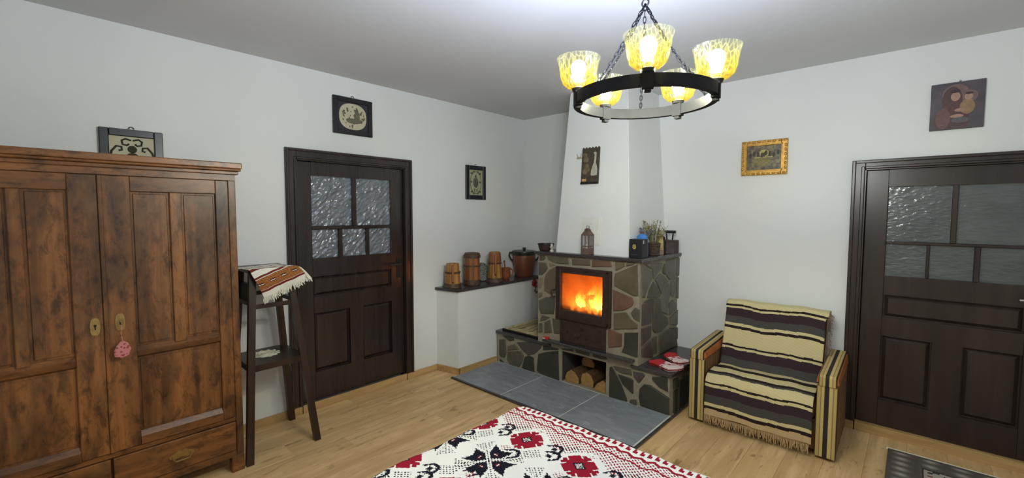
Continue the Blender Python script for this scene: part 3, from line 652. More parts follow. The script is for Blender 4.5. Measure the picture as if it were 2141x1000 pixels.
for q in ((i0, i0+.006, k0, k1), (i1-.006, i1, k0, k1), (i0, i1, k0, k0+.006), (i0, i1, k1-.006, k1)): box(b, q[0], q[1], -.027, -.02, q[2], q[3])
obj('inner_bead', b, M_gilt, G)
t = NT('dim_print'); v = t.coord(); vo = t.noise(v, 26, 4, .7); t.col(t.ramp(vo, [(.35, rgb(52, 46, 44)), (.5, rgb(92, 84, 66)), (.62, rgb(134, 124, 82)), (.72, rgb(80, 72, 78))])); t.set(Roughness=.35)
obj('print', B(GX0+wq-.002, GX1-wq+.002, -.012, -.0005, GZ0+wq-.002, GZ1-wq+.002), t.m, G)
gc, gz = (GX0+GX1)/2, (GZ0+GZ1)/2; b = NB(); M_gl = plain('pale_gold_print', rgb(172, 162, 98), .5, .3, 0, .2, 50)
ball(b, (gc, -.0120, gz+.035), .036, .0006, .030, 16, 8); obj('print_highlight', b, M_gl, G); b = NB(); box(b, gc-.065, gc+.06, -.0130, -.0118, gz+.000, gz+.008); obj('print_table', b, M_gl, G); b = NB(); ball(b, (gc-.012, -.0120, gz-.034), .062, .0006, .032, 16, 8); obj('print_cloth', b, plain('olive_gold_print', rgb(128, 118, 76), .5, .3, 0, .3, 60), G)
b = NB(); ball(b, (gc, -.0128, gz+.024), .008, .0006, .018, 12, 8)
for i in range(8): ball(b, (gc-.098+.028*i, -.0135, gz+.02+.008*((i*5) % 3)), .011, .001, .020, 10, 6)
obj('print_figures', b, plain('dark_figure_print', rgb(70, 62, 54), .5, .3, 0, .3, 50), G)
# painting of two figures
IX0, IX1, IZ0, IZ1 = 3.478, 3.718, 2.083, 2.374
I_ = thing('unframed_painting', 'unframed dark painting of two haloed figures, above the right door', 'picture', ((IX0+IX1)/2, 0, IZ0))
t = NT('dark_canvas'); v = t.coord(); t.col(t.ramp(t.noise(v, 9, 5), [(.3, rgb(58, 52, 60)), (.7, rgb(84, 76, 84))])); t.set(Roughness=.45)
obj('canvas', B(IX0, IX1, -.018, -.0005, IZ0, IZ1, .002, 1), t.m, I_)
cx_, cz_ = (IX0+IX1)/2, (IZ0+IZ1)/2
dd = .0181
for nm, c, (a, e, rx, rz) in (('painted_halo', (116, 94, 94), (-.008, .072, .060, .060)), ('painted_halo', (116, 94, 94), (.054, .052, .036, .036)), ('painted_robe', (80, 56, 60), (-.022, -.085, .080, .085)),
        ('painted_veil', (84, 58, 60), (-.022, .030, .046, .088)), ('painted_face', (168, 134, 116), (-.008, .056, .021, .028)), ('painted_sleeve', (104, 76, 74), (-.06, -.075, .034, .065)), ('painted_child_robe', (142, 114, 84), (.046, -.012, .033, .046)), ('painted_child_face', (172, 138, 118), (.050, .048, .018, .020)),
        ('painted_hair', (66, 44, 42), (-.010, .088, .024, .010)), ('painted_child_hair', (66, 44, 42), (.052, .068, .017, .007)), ('painted_hand', (160, 126, 108), (.014, -.030, .024, .010)), ('painted_hand', (150, 122, 108), (.002, -.066, .030, .011)), ('painted_cloth', (88, 86, 92), (.018, -.092, .040, .018))):
    loop = [(cx_+a+rx*math.cos(2*PI*i/24), -dd, cz_+e+rz*math.sin(2*PI*i/24)) for i in range(24)]
    loop = [(min(max(p[0], IX0+.004), IX1-.004), p[1], min(max(p[2], IZ0+.004), IZ1-.004)) for p in loop]; clean = [p for k, p in enumerate(loop) if (Vector(p)-Vector(loop[k-1])).length > 1e-4]
    b = NB(); prism(b, clean, (0, -.0004, 0)); obj(nm, b, plain(nm, rgb(*c), .45, .4, 0, .2, 40), I_); dd += .0004
b = NB(); ball(b, (cx_+.01, -.008, IZ1+.006), .006, seg=8, rings=6); obj('nail', b, M_nail, I_)
# plaque on the chimney hood
PZ0, PZ1 = 1.805, 2.115
PX0, PX1 = 1.245, 1.418
def hy(z): return hood_y(z)-.0008
PQ = thing('wall_plaque', 'dark wooden plaque with scalloped top and white bird, on the chimney', 'plaque', (1.33, hood_y(PZ0), PZ0))
M_pq = plain('plaque_wood', rgb(74, 66, 54), .7, .3, 0, .35, 25, .3)
loop = [(PX0, hy(PZ0), PZ0), (PX1, hy(PZ0), PZ0), (PX1, hy(PZ1), PZ1)]
for i in range(1, 12):
    u = PX1+.008-(PX1-PX0+.016)*i/12; zz = PZ1+(.012 if i % 2 else -.006); loop.append((u, hy(zz), zz))
loop.append((PX0, hy(PZ1), PZ1))
b = NB(); prism(b, loop, (0, -.016, 0), .002); obj('board', b, M_pq, PQ)
zz = lambda z: hy(z)-.018
b = NB(); pts = [(1.368, 1.845), (1.408, 1.850), (1.410, 1.90), (1.40, 1.94), (1.392, 1.955), (1.394, 2.0), (1.396, 2.04), (1.388, 2.052), (1.37, 2.048), (1.366, 2.038), (1.380, 2.034), (1.380, 1.99), (1.376, 1.955), (1.362, 1.93), (1.350, 1.89), (1.348, 1.85)]
prism(b, [(x_, zz(z_+.028), z_+.028) for x_, z_ in pts], (0, -.008, 0), .002); obj('bird', b, plain('bird_white', rgb(176, 174, 160), .6, .3, 0, .2, 30), PQ)
b = NB()
for (x_, z_, rx, rz) in ((1.29, 1.99, .03, .03), (1.30, 1.93, .025, .03), (1.285, 1.885, .028, .028), (1.315, 1.90, .022, .02), (1.28, 2.03, .02, .02)): ball(b, (x_, zz(z_+.028), z_+.028), rx, .008, rz, 10, 6)
obj('carved_flowers', b, plain('plaque_brown', rgb(110, 92, 72), .7, .3, 0, .3, 30), PQ)
b = NB(); box(b, 1.262, 1.302, hy(1.835)-.026, hy(1.835)-.014, 1.828, 1.85, .002, 1); obj('small_label', b, plain('plaque_ochre', rgb(200, 160, 100), .7), PQ)
b = NB(); box(b, PX0, PX1, hy(1.815)-.022, hy(1.815)-.012, PZ0, 1.822); obj('lower_bar', b, M_black, PQ)
AN = NB(); h_ = hood_y(2.06)
for s in (1, -1): tube(AN, [(1.215, h_-.004, 2.045), (1.215+s*.016, h_-.014, 2.05), (1.215+s*.022, h_-.018, 2.075)], .004, 6)
box(AN, 1.185, 1.245, h_-.012, h_+.0, 2.033, 2.045, .003, 1)
obj('wall_hook', AN, plain('bone', rgb(176, 166, 146), .6), None, True, label='small pale two-pronged hook beside the chimney plaque', cat='hook')

# ================================================================== PLANT STAND
STD = thing('tall_stand', 'tall dark wooden stand with splayed legs and a lower shelf', 'stand', (0.255, -2.915, 0))
ZT = 1.19
feet = {('f', 'r'): ((.478, -2.697), (.365, -2.815)), ('f', 'l'): ((.482, -3.112), (.365, -3.03)), ('b', 'r'): ((.045, -2.697), (.135, -2.815)), ('b', 'l'): ((.045, -3.095), (.135, -3.03))}
def legxy(k, z):
    (a, c) = feet[k]; s = z/ZT; return (a[0]+(c[0]-a[0])*s, a[1]+(c[1]-a[1])*s)
for k in feet:
    a = legxy(k, 0); c = legxy(k, ZT-.02); b = NB(); beam(b, (a[0], a[1], 0), (c[0], c[1], ZT-.02), .034, .040); obj('leg', b, M_walnut, STD)
b = NB(); z0, z1 = .555, .595
q = [legxy(k, .58) for k in (('b', 'l'), ('f', 'l'), ('f', 'r'), ('b', 'r'))]; ex = [(-.012, -.012), (.012, -.012), (.012, .012), (-.012, .012)]
q = [(a[0]+e[0], a[1]+e[1]) for a, e in zip(q, ex)]
hexa(b, [(p[0], p[1], z0) for p in q]+[(p[0], p[1], z1) for p in q]); obj('shelf', b, M_walnut, STD)
obj('stand_top', B(.105, .395, -3.06, -2.785, ZT-.02, ZT+.004, .004, 1), M_walnut, STD)
for k1, k2, zz_ in ((('f', 'l'), ('f', 'r'), .955), (('b', 'l'), ('b', 'r'), 1.0), (('f', 'r'), ('b', 'r'), .975), (('f', 'l'), ('b', 'l'), .975)):
    a, c = legxy(k1, zz_), legxy(k2, zz_); b = NB()
    d_ = Vector((c[0]-a[0], c[1]-a[1], 0)).normalized(); nrm = Vector((-d_.y, d_.x, 0))
    beam(b, (a[0], a[1], zz_), (c[0], c[1], zz_), .022, .026, ux=nrm, uy=(0, 0, 1)); obj('cross_rail', b, M_walnut, STD)
a, c = legxy(('f', 'l'), 1.04), legxy(('b', 'l'), 1.04)
b = NB(); hexa(b, [(c[0], c[1]-.008, .97), (a[0], a[1]-.008, .97), (a[0], a[1]+.008, .97), (c[0], c[1]+.008, .97), (c[0], c[1]+.0, 1.095), (a[0]-.01, a[1]+.0, 1.095), (a[0]-.01, a[1]+.016, 1.095), (c[0], c[1]+.016, 1.095)]); obj('side_apron', b, M_black, STD)
# doily
b = NB(); dc = Vector((.235, -2.925, .5962)); loop = []
for i in range(64): a = 2*PI*i/64; rr = .078*(1+.06*math.cos(12*a)); loop.append((dc.x+rr*math.cos(a), dc.y+rr*math.sin(a), dc.z))
prism(b, loop, (0, 0, .002)); dy = thing('crochet_doily', 'round cream crochet doily on the lower shelf of the tall stand', 'doily', dc)
M_doily = plain('crochet_cotton', rgb(224, 218, 196), .95, .1, 0, .2, 90, .8, 160); obj('lace_disc', b, M_doily, dy)
b = NB()
for rr in (.022, .044, .064): tube(b, [(dc.x+rr*math.cos(2*PI*i/24), dc.y+rr*math.sin(2*PI*i/24), dc.z+.003) for i in range(24)], .004, 5, True)
for i in range(12): a = 2*PI*i/12; ball(b, (dc.x+.079*math.cos(a), dc.y+.079*math.sin(a), dc.z+.003), .011, .011, .004, 8, 5)
obj('lace_relief', b, M_doily, dy)
# woven runner draped over the stand
def grid_obj(name, P, cols, mat, label=None, cat=None, parent=None, thick=0.0, smooth=True, local=False):
    """P (n,m,3) points, cols (n-1,m-1,3) linear face colours"""
    n, m = P.shape[:2]; idx = np.arange(n*m).reshape(n, m)
    F = np.stack([idx[:-1, :-1], idx[1:, :-1], idx[1:, 1:], idx[:-1, 1:]], -1).reshape(-1, 4)
    V = P.reshape(-1, 3).copy()
    if parent is None:
        org = Vector(((V[:, 0].min()+V[:, 0].max())/2, (V[:, 1].min()+V[:, 1].max())/2, V[:, 2].min()))
    else: org = ORG[parent] if not local else Vector((0, 0, 0))
    V -= np.array(org)
    me = bpy.data.meshes.new(name); me.vertices.add(len(V)); me.vertices.foreach_set('co', V.ravel())
    me.loops.add(F.size); me.loops.foreach_set('vertex_index', F.ravel()); me.polygons.add(len(F))
    me.polygons.foreach_set('loop_start', np.arange(0, F.size, 4)); me.polygons.foreach_set('loop_total', np.full(len(F), 4))
    me.update(calc_edges=True); me.validate()
    ca = me.color_attributes.new('Col', 'FLOAT_COLOR', 'CORNER')
    C = np.ones((len(F), 4, 4)); C[:, :, :3] = cols.reshape(-1, 3)[:, None, :]; ca.data.foreach_set('color', C.ravel())
    if smooth: me.polygons.foreach_set('use_smooth', np.ones(len(F), bool))
    me.materials.append(mat); o = link(name, me, parent)
    if parent is None: o.location = org; ORG[o] = org
    if thick:
        md = o.modifiers.new('thickness', 'SOLIDIFY'); md.thickness = thick; md.offset = 1.0 if thick > 0 else -1.0
    if label: o['label'] = label
    if cat: o['category'] = cat
    return o
M_weave = attr_mat('woven_cloth')
LIN = lambda *c: np.array(rgb(*c)[:3])
# runner path: behind top -> over top -> down past the front edge ; s along the run, w across
RUN = thing('woven_runner', 'white woven runner with brown patterned band and fringe over the stand', 'runner', (.27, -2.92, ZT))
nS, nW = 150, 100
P = np.zeros((nS, nW, 3)); cols = np.zeros((nS-1, nW-1, 3))
qA, qB, qC, qD = (Vector(v_) for v_ in ((.412, -3.062, ZT+.008), (.412, -2.772, ZT+.008), (.428, -2.705, 1.118), (.425, -2.985, 1.012)))
SMAX = .36
for j in range(nW):
    wv = j/(nW-1); tp, bt = qA.lerp(qB, wv), qD.lerp(qC, wv); Lf = (tp-bt).length
    for i in range(nS):
        s = SMAX*i/(nS-1)                                # distance from the hem
        if s < Lf:
            f = s/Lf; p = bt.lerp(tp, f)+Vector((.014*math.sin(PI*f)+.006*math.sin(wv*11)*(1-f), 0, 0))
        else:
            p = tp+Vector((-.90, -.28, 0))*(s-Lf)
            if p.x < .075: p.x = .075
        P[i, j] = (p.x, max(p.y, -3.10), p.z+.0012*math.sin(wv*23+s*30))
wh, br, oc, dk = LIN(226, 222, 210), LIN(112, 44, 34), LIN(178, 128, 66), LIN(60, 26, 28)
for i in range(nS-1):
    s = SMAX*i/(nS-1)
    for j in range(nW-1):
        c = wh; q = (s-.032)/.108
        if 0 <= q < 1:
            if q < .13 or q > .87: c = br
            elif q < .17 or q > .83: c = wh*.85
            elif .42 < q < .58 and (j % 26) < 13: c = dk if abs(q-.5) > .03 or (j % 26) in (0, 12) else wh
            else: c = oc if ((i//2+j//2) % 2) else br*1.1
        elif 1.35 < q < 1.5 or 2.2 < q < 2.3: c = br
        cols[i, j] = c
grid_obj('runner_cloth', P, cols, M_weave, parent=RUN, thick=.003)
b = NB(); rq = random.Random(2)
for j in range(0, nW-1, 2):
    p = Vector(P[0, j]); L = .022+.02*rq.random()
    tube(b, [p, p+Vector((.004*rq.random(), .01*(rq.random()-.5), -L*.5)), p+Vector((.012*(rq.random()-.3), .02*(rq.random()-.5), -L))], .0028, 5)
for i in range(0, int(nS*.28), 3):
    p = Vector(P[i, -1]); tube(b, [p, p+Vector((.002, .016, -.008)), p+Vector((.004, .022, -.028-.02*rq.random()))], .003, 5)
o = obj('fringe', b, plain('cotton_fringe', rgb(226, 222, 206), .95, .1), RUN); o['kind'] = 'stuff'

# ================================================================== LEDGE VESSELS
ZL = .8255
M_stave = wood('stave_wood', rgb(128, 82, 40), rgb(190, 138, 74), 'Z', .9, .4, .4, bump=.15)
M_stave2 = wood('stave_wood_red', rgb(112, 68, 40), rgb(160, 104, 64), 'Z', .9, .4, .4, bump=.15)
M_hoop = wood('hoop_wood', rgb(62, 46, 38), rgb(96, 74, 60), 'X', .9, .5, .4, bump=.1)
def mug(name, label, c, r0, r1, h, lid, tone, handle=True):
    T = thing(name, label, 'jug', c); x, y, z = c; n = 11
    for i in range(n):                                   # separate staves
        a0, a1 = 2*PI*i/n+.02, 2*PI*(i+1)/n-.02; b = NB()
        lo = [(x+r*math.cos(a), y+r*math.sin(a), z+.004) for r, a in ((r0*.86, a0), (r0, a0), (r0, a1), (r0*.86, a1))]; hi = [(x+r*math.cos(a), y+r*math.sin(a), z+h) for r, a in ((r1*.84, a0), (r1, a0), (r1, a1), (r1*.84, a1))]
        hexa(b, lo+hi); obj('stave', b, tone, T)
    b = NB(); lathe(b, [(r0*.9, 0), (r0*.9, .01), (0, .01)], c, 20); obj('vessel_base', b, M_hoop, T)
    def ring(zz, hh, nm='hoop'):
        rr = r0+(r1-r0)*zz/h; r2 = r0+(r1-r0)*(zz+hh)/h; b = NB()
        lathe(b, [(rr+.001, zz), (rr+.005, zz), (r2+.005, zz+hh), (r2+.001, zz+hh)], c, 24, cap=False); obj(nm, b, M_hoop, T, True)
    ring(.008, .035); ring(h*.60, .018)
    if lid:
        b = NB(); lathe(b, [(r1*1.03, h), (r1*1.03, h+.008), (r1*.9, h+.016), (0, h+.018)], c, 20); obj('lid', b, M_hoop, T, True)
    if handle:
        b = NB(); d = Vector((math.cos(R(-40)), math.sin(R(-40)), 0)); C0 = Vector(c)
        pts = [C0+d*(r1)+Vector((0, 0, h*.92)), C0+d*(r1+.028)+Vector((0, 0, h*.9)), C0+d*(r1+.034)+Vector((0, 0, h*.6)), C0+d*(r0+.02)+Vector((0, 0, h*.3)), C0+d*(r0)+Vector((0, 0, h*.26))]
        tube(b, pts, .011, 8); obj('handle', b, M_stave2, T, True)
    return T
mug('stave_jug', 'short tapered wooden stave jug at the open end of the ledge', (.135, -1.205, ZL), .082, .062, .235, False, M_stave)
T = mug('stave_canister', 'straight tall wooden stave canister between the two tapered jugs', (.150, -.965, ZL), .080, .078, .31, True, M_stave2, False)
for zz in (.275, .025):
    b = NB(); lathe(b, [(.081, zz), (.085, zz), (.085, zz+.03), (.081, zz+.03)], (.15, -.965, ZL), 24, cap=False); obj('hoop', b, M_hoop, T, True)
T = mug('stave_jug', 'tall tapered wooden stave jug beside the clay cup on the ledge', (.165, -.655, ZL), .082, .058, .315, False, M_stave)
b = NB(); lathe(b, [(.094, 0), (.094, .014), (.083, .03)], (.165, -.655, ZL), 24, cap=False); obj('hoop', b, M_hoop, T, True)
for (z_a, z_b) in ((.20, .306),):
    b = NB(); r_a = .082-.024*z_a/.315; r_b = .082-.024*z_b/.315
    lathe(b, [(r_a+.001, z_a), (r_a+.004, z_a), (r_b+.004, z_b), (r_b+.001, z_b)], (.165, -.655, ZL), 22, cap=False); obj('hoop', b, M_stave2, T, True)
# plate leaning on the wall
M_plate = NT('painted_plate'); v = M_plate.coord(); vo = M_plate.n('ShaderNodeTexVoronoi'); vo.inputs['Scale'].default_value = 60; M_plate.l(v, vo.inputs['Vector']); M_plate.col(M_plate.ramp(vo.outputs['Distance'], [(.2, rgb(52, 58, 60)), (.5, rgb(140, 146, 142))])); M_plate.set(Roughness=.25)
b = NB(); Mx = Matrix.Rotation(R(78), 3, 'Y'); lathe(b, [(0, .006), (.05, .004), (.075, .010), (.098, .020), (.098, .026), (.072, .016), (.0, .012)], (.034, -.735, ZL+.0975), 28, Mx, cap=False)
obj('painted_plate', b, M_plate.m, None, True, label='grey-green painted plate leaning on the wall behind the tall jug', cat='plate')
# clay cup
M_clay = plain('terracotta', rgb(150, 84, 52), .45, .4, 0, .15, 20)
c = (.135, -.455, ZL); CU = thing('clay_cup', 'small orange clay cup with a spoon beside the big clay pot', 'cup', c)
b = NB(); lathe(b, [(.034, 0), (.046, .02), (.054, .06), (.050, .10), (.056, .125), (.050, .125), (.044, .10), (.047, .06), (.038, .02), (0, .012)], c, 22); obj('cup_body', b, M_clay, CU, True)
b = NB(); d = Vector((.6, .8, 0)).normalized(); tube(b, [Vector(c)+d*.05+Vector((0, 0, .11)), Vector(c)+d*.082+Vector((0, 0, .10)), Vector(c)+d*.078+Vector((0, 0, .05)), Vector(c)+d*.05+Vector((0, 0, .035))], .008, 8); obj('handle', b, M_clay, CU, True)
b = NB(); tube(b, [(c[0]+.01, c[1], c[2]+.02), (c[0], c[1]-.02, c[2]+.19)], .007, 7); ball(b, (c[0], c[1]-.02, c[2]+.195), .011, .011, .016, 8, 6); obj('wooden_spoon', b, M_stave2, CU, True)
# big pot
c = (.140, -.15, ZL); PT = thing('clay_pot', 'big brown clay pot with dark glazed rim and lid on the ledge', 'pot', c)
M_pot = plain('brown_glaze', rgb(118, 66, 48), .3, .5, 0, .15, 9); M_rim = plain('dark_green_glaze', rgb(48, 50, 44), .25, .5, 0, .2, 12)
b = NB(); lathe(b, [(.085, 0), (.095, .012), (.112, .08), (.128, .17), (.130, .215), (.126, .25)], c, 28); obj('pot_body', b, M_pot, PT, True)
b = NB(); lathe(b, [(.127, .245), (.134, .262), (.140, .285), (.136, .295), (.120, .29), (.06, .296), (.0, .298)], c, 28, cap=False); obj('pot_rim', b, M_rim, PT, True)
b = NB(); lathe(b, [(.022, .296), (.014, .305), (.024, .318), (.018, .332), (0, .336)], c, 14); obj('lid_knob', b, M_rim, PT, True)
for ang in (-138, 42):
    d = Vector((math.cos(R(ang)), math.sin(R(ang)), 0)); b = NB(); C0 = Vector(c)
    tube(b, [C0+d*.128+Vector((0, 0, .275)), C0+d*.165+Vector((0, 0, .272)), C0+d*.172+Vector((0, 0, .235)), C0+d*.150+Vector((0, 0, .195)), C0+d*.124+Vector((0, 0, .18))], .010, 8); obj('handle', b, M_rim, PT, True)
# red artificial flower hanging at the ledge slab next to the fireplace
c = hit(1117, 592, 0, .30); FLW = thing('red_flower', 'red fabric flower with stem hanging from the ledge slab by the stones', 'flower', c)
M_red = plain('red_petal', rgb(150, 28, 44), .7, .3, 0, .2, 40)
for i in range(7):
    a = 2*PI*i/7; b = NB(); ball(b, c+Vector((.004, .022*math.cos(a), .022*math.sin(a))), .014, .021, .017, 9, 6, Matrix.Rotation(a, 3, 'X')); obj('petal', b, M_red, FLW, True)
b = NB(); ball(b, c+Vector((.012, 0, 0)), .010, .013, .013, 8, 6); obj('flower_heart', b, plain('red_dark', rgb(110, 18, 30), .7), FLW, True)
M_leaf = plain('dull_leaf', rgb(92, 84, 66), .7, .3, 0, .25, 40)
b = NB(); tube(b, [c+Vector((-.006, .008, -.015)), c+Vector((-.004, .026, -.06)), c+Vector((-.006, .034, -.12))], .004, 6); obj('stem', b, M_leaf, FLW, True)
for dz, dy_ in ((-.05, .038), (-.085, .016), (-.11, .046)): b = NB(); ball(b, c+Vector((-.002, dy_, dz)), .006, .019, .012, 8, 5, Matrix.Rotation(R(40), 3, 'X')); obj('leaf', b, M_leaf, FLW, True)

# ================================================================== MANTEL
ZM = 1.1965
# dark dish
c = (.878, -.69, ZM); b = NB(); lathe(b, [(.05, 0), (.062, .008), (.072, .045), (.075, .068), (.068, .068), (.060, .03), (0, .022)], c, 24); DI = thing('dark_dish', 'round dark wooden dish at the chimney-side end of the mantel', 'dish', c); obj('dish_body', b, plain('dark_dish_wood', rgb(60, 44, 44), .4), DI, True)
b = NB(); lathe(b, [(.0755, .056), (.079, .058), (.079, .070), (.0755, .070)], c, 24, cap=False); obj('dish_rim', b, M_black, DI, True)
c = (.985, -.742, ZM); b = NB(); lathe(b, [(.018, 0), (.020, .012), (.008, .02), (.014, .034), (.024, .044), (.010, .05), (.012, .07), (0, .078)], c, 12); obj('crystal_ornament', b, plain('pale_glass', rgb(196, 194, 186), .12, .8, 0, .35, 90), None, True, label='little pale glass ornament beside the dark dish on the mantel', cat='ornament')
# lantern
c = Vector((1.372, -.745, ZM)); LN = thing('candle_lantern', 'small dark wooden candle lantern with peaked roof on the mantel', 'lantern', c)
M_lan = wood('lantern_wood', rgb(78, 58, 50), rgb(118, 94, 84), 'Z', 1.2, .6)
for s in (1, -1):
    for q in (1, -1): obj('corner_post', B(c.x+s*.034-.005, c.x+s*.034+.005, c.y+q*.034-.005, c.y+q*.034+.005, c.z+.055, c.z+.165), M_lan, LN)
obj('lantern_base', B(c.x-.041, c.x+.041, c.y-.041, c.y+.041, c.z, c.z+.055, .003, 1), M_lan, LN)
b = NB(); lathe(b, [(.056, .165), (.056, .172), (.028, .205), (.028, .215), (.012, .226), (0, .228)], c, 4, a0=PI/4); obj('lantern_roof', b, M_lan, LN)
b = NB(); tube(b, [(c.x-.016+.0, c.y, c.z+.226), (c.x-.012, c.y, c.z+.245), (c.x+.012, c.y, c.z+.245), (c.x+.016, c.y, c.z+.226)], .002, 6); obj('carry_ring', b, M_black, LN)
tg = NT('lantern_glass'); tg.set(Roughness=.05, Alpha=.25); tg.col(rgb(200, 205, 205))
for nm, bb in (('pane', (c.x-.029, c.x+.029, c.y-.035, c.y-.033)), ('pane', (c.x-.029, c.x+.029, c.y+.033, c.y+.035)), ('pane', (c.x-.035, c.x-.033, c.y-.029, c.y+.029)), ('pane', (c.x+.033, c.x+.035, c.y-.029, c.y+.029))):
    obj(nm, B(*bb, c.z+.055, c.z+.165), tg.m, LN)
b = NB(); box(b, c.x-.003, c.x+.003, c.y-.038, c.y-.033, c.z+.055, c.z+.165); box(b, c.x+.033, c.x+.038, c.y-.003, c.y+.003, c.z+.055, c.z+.165); box(b, c.x-.032, c.x+.032, c.y-.038, c.y-.033, c.z+.070, c.z+.078); box(b, c.x+.033, c.x+.038, c.y-.032, c.y+.032, c.z+.070, c.z+.078); obj('glazing_bar', b, M_lan, LN)
b = NB(); lathe(b, [(.02, .055), (.02, .088), (0, .088)], c, 14); obj('candle', b, M_white, LN)
# black box with gold emblem
c = Vector((1.818, -.70, ZM)); BXW = thing('black_gift_box', 'square black cardboard box with a small gold emblem on the mantel corner', 'box', c)
M_bk = plain('black_card', rgb(32, 32, 38), .5, .4, 0, .08); M_gold = plain('gold_foil', rgb(206, 186, 110), .35, .5, .4, .15, 60)
hx, hyy, hz = .058, .045, .150
obj('box_body', B(c.x-hx, c.x+hx, c.y-hyy, c.y+hyy, c.z, c.z+hz, .003, 2), M_bk, BXW)
b = NB(); loop = [(c.x-.012+.016*math.cos(2*PI*i/8+PI/8), c.y-hyy, c.z+.090+.020*math.sin(2*PI*i/8+PI/8)) for i in range(8)]; prism(b, loop, (0, -.0012, 0)); em_ = obj('gold_emblem', b, M_gold, BXW)
b = NB(); tube(b, [(c.x-.012+.008*math.cos(2*PI*i/12), c.y-hyy-.0015, c.z+.092+.009*math.sin(2*PI*i/12)) for i in range(12)], .0012, 5, True); box(b, c.x-.0135, c.x-.0105, c.y-hyy-.002, c.y-hyy-.001, c.z+.080, c.z+.102); obj('emblem_mark', b, M_bk, em_)
b = NB()
for i in range(9): box(b, c.x-.036+.006*i, c.x-.0315+.006*i, c.y-hyy-.0008, c.y-hyy, c.z+.026, c.z+.0285+.001*(i % 2))
obj('small_lettering', b, plain('grey_foil', rgb(96, 92, 84), .5), BXW)
obj('side_clasp', B(c.x+hx-.004, c.x+hx+.003, c.y-hyy+.006, c.y-hyy+.020, c.z+.115, c.z+.142), plain('pearl', rgb(170, 172, 160), .4), BXW)
# blue pouch behind box
b = NB(); ball(b, (1.80, -.600, ZM+.155), .046, .026, .032, 16, 10); box(b, 1.757, 1.843, -.627, -.573, ZM, ZM+.15, .01, 2)
obj('blue_packet', b, plain('bright_blue', rgb(66, 124, 196), .5, .4, 0, .12), None, True, label='bright blue packet standing behind the black box', cat='packet')
# wicker basket with dried plants
c = Vector((1.812, -.405, ZM)); WB = thing('dried_flower_basket', 'dark woven pot of dried grasses and leaves on the mantel', 'plant pot', c)
M_wick = plain('wicker_dark', rgb(84, 70, 62), .8, .2, 0, .35, 60)
b = NB(); lathe(b, [(.040, 0), (.048, .05), (.054, .105), (.048, .105), (.042, .05), (0, .04)], c, 16); obj('pot_body', b, M_wick, WB, True)
for k in range(6):
    b = NB(); zz = .008+.018*k; rr = .042+.012*zz/.105+.002; tube(b, [(c.x+(rr+.002*math.cos(8*a))*math.cos(a), c.y+(rr+.002*math.cos(8*a))*math.sin(a), c.z+zz) for a in [2*PI*i/28 for i in range(28)]], .004, 6, True); obj('wicker_band', b, M_wick, WB, True)
rq = random.Random(8); bs, bl, bl2 = NB(), NB(), NB()
for i in range(46):
    a = rq.random()*2*PI; sp = .03+.075*rq.random(); L = .10+.11*rq.random()
    p0 = c+Vector((.02*math.cos(a), .02*math.sin(a), .09)); p1 = p0+Vector((sp*.4*math.cos(a), sp*.4*math.sin(a), L*.55)); p2 = p0+Vector((sp*math.cos(a), sp*math.sin(a), L)); p1.x = max(p1.x, 1.757); p2.x = max(p2.x, 1.752)
    tube(bs, [p0, p1, p2], .0016, 5)
    for q in range(4):
        f = .45+.55*rq.random(); p = p0.lerp(p2, f)+Vector((.012*(rq.random()-.5), .012*(rq.random()-.5), 0))
        ball(bl if rq.random() < .6 else bl2, p, .003, .004, .009+.006*rq.random(), 6, 4, Matrix.Rotation(rq.random()*3, 3, 'X') @ Matrix.Rotation(rq.random()*3, 3, 'Y'))
obj('stems', bs, plain('dry_stem', rgb(120, 108, 78), .8), WB); o = obj('dried_leaves', bl, plain('dry_leaf', rgb(120, 114, 84), .8, .2, 0, .3), WB); o['kind'] = 'stuff'; o = obj('dried_seedheads', bl2, plain('dry_seed', rgb(164, 152, 110), .8, .2, 0, .3), WB); o['kind'] = 'stuff'
# grey twig ball spray behind blue packet
bs = NB()
for i in range(26):
    a = rq.random()*2*PI; p0 = Vector((1.795, -.535, ZM+.11)); p1 = p0+Vector((.03*math.cos(a), .02*math.sin(a), .05)); p2 = p0+Vector((.062*math.cos(a), .03*math.sin(a), .075+.05*rq.random())); p1.x = max(p1.x, 1.757); p2.x = max(p2.x, 1.755); tube(bs, [p0, p1, p2], .0018, 5); ball(bs, p2, .006, seg=6, rings=4)
LV = thing('lavender_bunch', 'grey-purple dried lavender sprigs in a jar behind the blue packet', 'dried flowers', (1.795, -.535, ZM))
obj('sprigs', bs, plain('lavender', rgb(112, 106, 116), .8, .2, 0, .3), LV)
b = NB(); lathe(b, [(.026, 0), (.030, .03), (.026, .10), (.020, .125), (.016, .125), (.0, .12)], (1.795, -.535, ZM), 14); obj('jar', b, M_wick, LV, True)
# pale yellow vase
c = Vector((1.805, -.275, ZM)); b = NB(); lathe(b, [(.030, 0), (.034, .02), (.032, .10), (.026, .15), (.030, .175), (.024, .175), (.02, .15), (0, .14)], c, 18)
VZ = thing('straw_vase', 'pale yellow straw-wrapped vase beside the flat iron', 'vase', c); obj('vase_body', b, plain('straw', rgb(190, 172, 116), .7, .3, 0, .25, 50, .4), VZ, True)
b = NB(); lathe(b, [(.036, 0), (.036, .035), (.033, .04)], c, 18, cap=False); obj('vase_foot', b, plain('rose_clay', rgb(150, 124, 112), .7), VZ, True)
